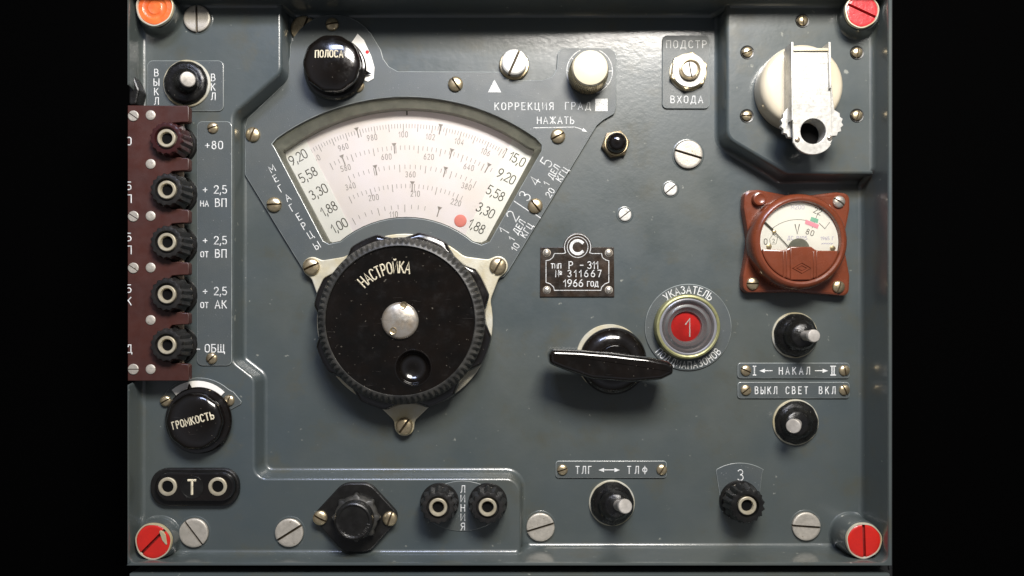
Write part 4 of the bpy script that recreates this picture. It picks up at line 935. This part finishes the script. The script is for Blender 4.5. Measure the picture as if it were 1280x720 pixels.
# ================================================================== ceramic disc and spring clip at upper right
cer = thing('ceramic_insulator', 'round cream ceramic insulator disc behind the metal spring clip', 'insulator', 1005, 105, 60)
b = B(); b.add(*lathe([(49, 29.8), (49.6, 33), (49, 50), (47.5, 55), (44, 58), (38, 59), (20, 59.2)], 96)); b.make('ceramic_disc', 'ceramic', cer)
for x, y, a in ((1003, 26, 88), (934, 65.5, 20), (1071, 66, 80), (933.5, 145, 0), (1071, 144.5, 75)):
    t = thing('insulator_screw', {1003: 'small dark-ringed screw straight above the cream insulator', 934: 'small screw left of the cream insulator, upper one', 1071: 'small screw right of the cream insulator, %s one' % ('upper' if y < 100 else 'lower'), 933.5: 'small screw left of the cream insulator, lower one'}[x], 'screw', x, y, 30, 'small screws around the cream insulator')
    b = B(); b.add(*lathe([(8.6, 29.9), (8.2, 30.8), (7.2, 30.5)], 32)); b.make('screw_washer', 'satin', t)
    screw(t, x, y, 30.3, 6.3, a, 'dome', 'brass', 'screw_head')
cp = thing('spring_clip', 'bright metal antenna spring clip with a round hole and toothed sides', 'clip', 1015, 120, 78)
zc = 78
P = [(991, 60), (1037.5, 60), (1038, 100), (1040.5, 175), (1038, 180)] + arc(1016, 172, 25, -20, -160, 12, 21) + [(991.5, 178), (991, 150)]
hl = [true(x, y, zc) for x, y in arc(1016.5, 164, 16, 0, 345, 23)]
hl = [(x - cp.x, cp.y - y) for x, y in hl]
b = B(); b.add(*slab(Ls(cp, P, zc), zc - 3, zc, .5, holes=[hl])); b.make('clip_plate', 'tin', cp)
b = B(); b.add(*slab(hl, zc - 22, zc - 21, .1, )); b.make('dark_bore', 'hole', cp)
V, F = lathe([(15.2, zc - 21), (15.2, zc - .6), (16.2, zc - .5)], 40, L(cp, 1016.5, 164, zc)[:2], cap=False); link('bore_sleeve', mesh('bore_sleeve', V, F, 'tin', 30), cp)
b = B(); b.add(*slab(Ls(cp, [(989.5, 52.5), (992, 52.5), (992, 150), (989.5, 150)], 82), 60, 82, .4)); b.make('side_flange', 'tin', cp)
b = B(); b.add(*slab(Ls(cp, [(1036, 52.5), (1038.5, 52.5), (1039.5, 110), (1037, 110)], 82), 60, 82, .4)); b.make('side_flange', 'tin', cp)
b = B(); b.add(*slab(Ls(cp, [(992, 60.5), (1037, 60.5), (1037, 63.5), (992, 63.5)], 80), 59, 80, .4)); b.make('cross_pin', 'alum', cp)
def teeth(side):
    if side < 0:
        P = [(986, 106), (990.5, 106), (990.5, 172), (983, 172)]
        tt = []
        for i in range(5): a = 245 - i * 26; tt += [(992 + 16.5 * math.cos(R(a)), 154 - 19 * math.sin(R(a))), (992 + 14 * math.cos(R(a - 13)), 154 - 16.5 * math.sin(R(a - 13)))]
        return [(986, 106), (990.5, 106), (990.5, 172)] + tt[:9] + [(985, 134)]
    tt = []
    for i in range(5): a = -60 + i * 26; tt += [(1038 + 16.5 * math.cos(R(a)), 154 - 18 * math.sin(R(a))), (1038 + 14 * math.cos(R(a + 13)), 154 - 15.5 * math.sin(R(a + 13)))]
    return [(1039, 170)] + tt[:9] + [(1043, 137), (1039.5, 106), (1039, 106)]
for s in (-1, 1):
    b = B(); b.add(*slab(Ls(cp, teeth(s), 70), 64, 70, .4)); b.make('toothed_cheek', 'tin', cp)
b = B()
for P_ in ([(987, 78), (990, 76), (990.5, 98), (987.5, 98)], [(1039.5, 118), (1041, 118), (1042, 140), (1040.5, 140)]): b.add(*slab(Ls(cp, P_, 66), 59, 66, .4))
b.make('side_spring', 'brass', cp)
for x, y, a in ((996.5, 174.5, 60), (1037, 172.5, 30)): screw(cp, x, y, zc - .1, 3.2, a, 'dome', 'steel')
b = B(); b.add(*slab(Ls(cp, rect(993, 80, 1037, 150, 3), 70), 58.8, 70, 2)); b.make('clip_block', 'alum', cp)
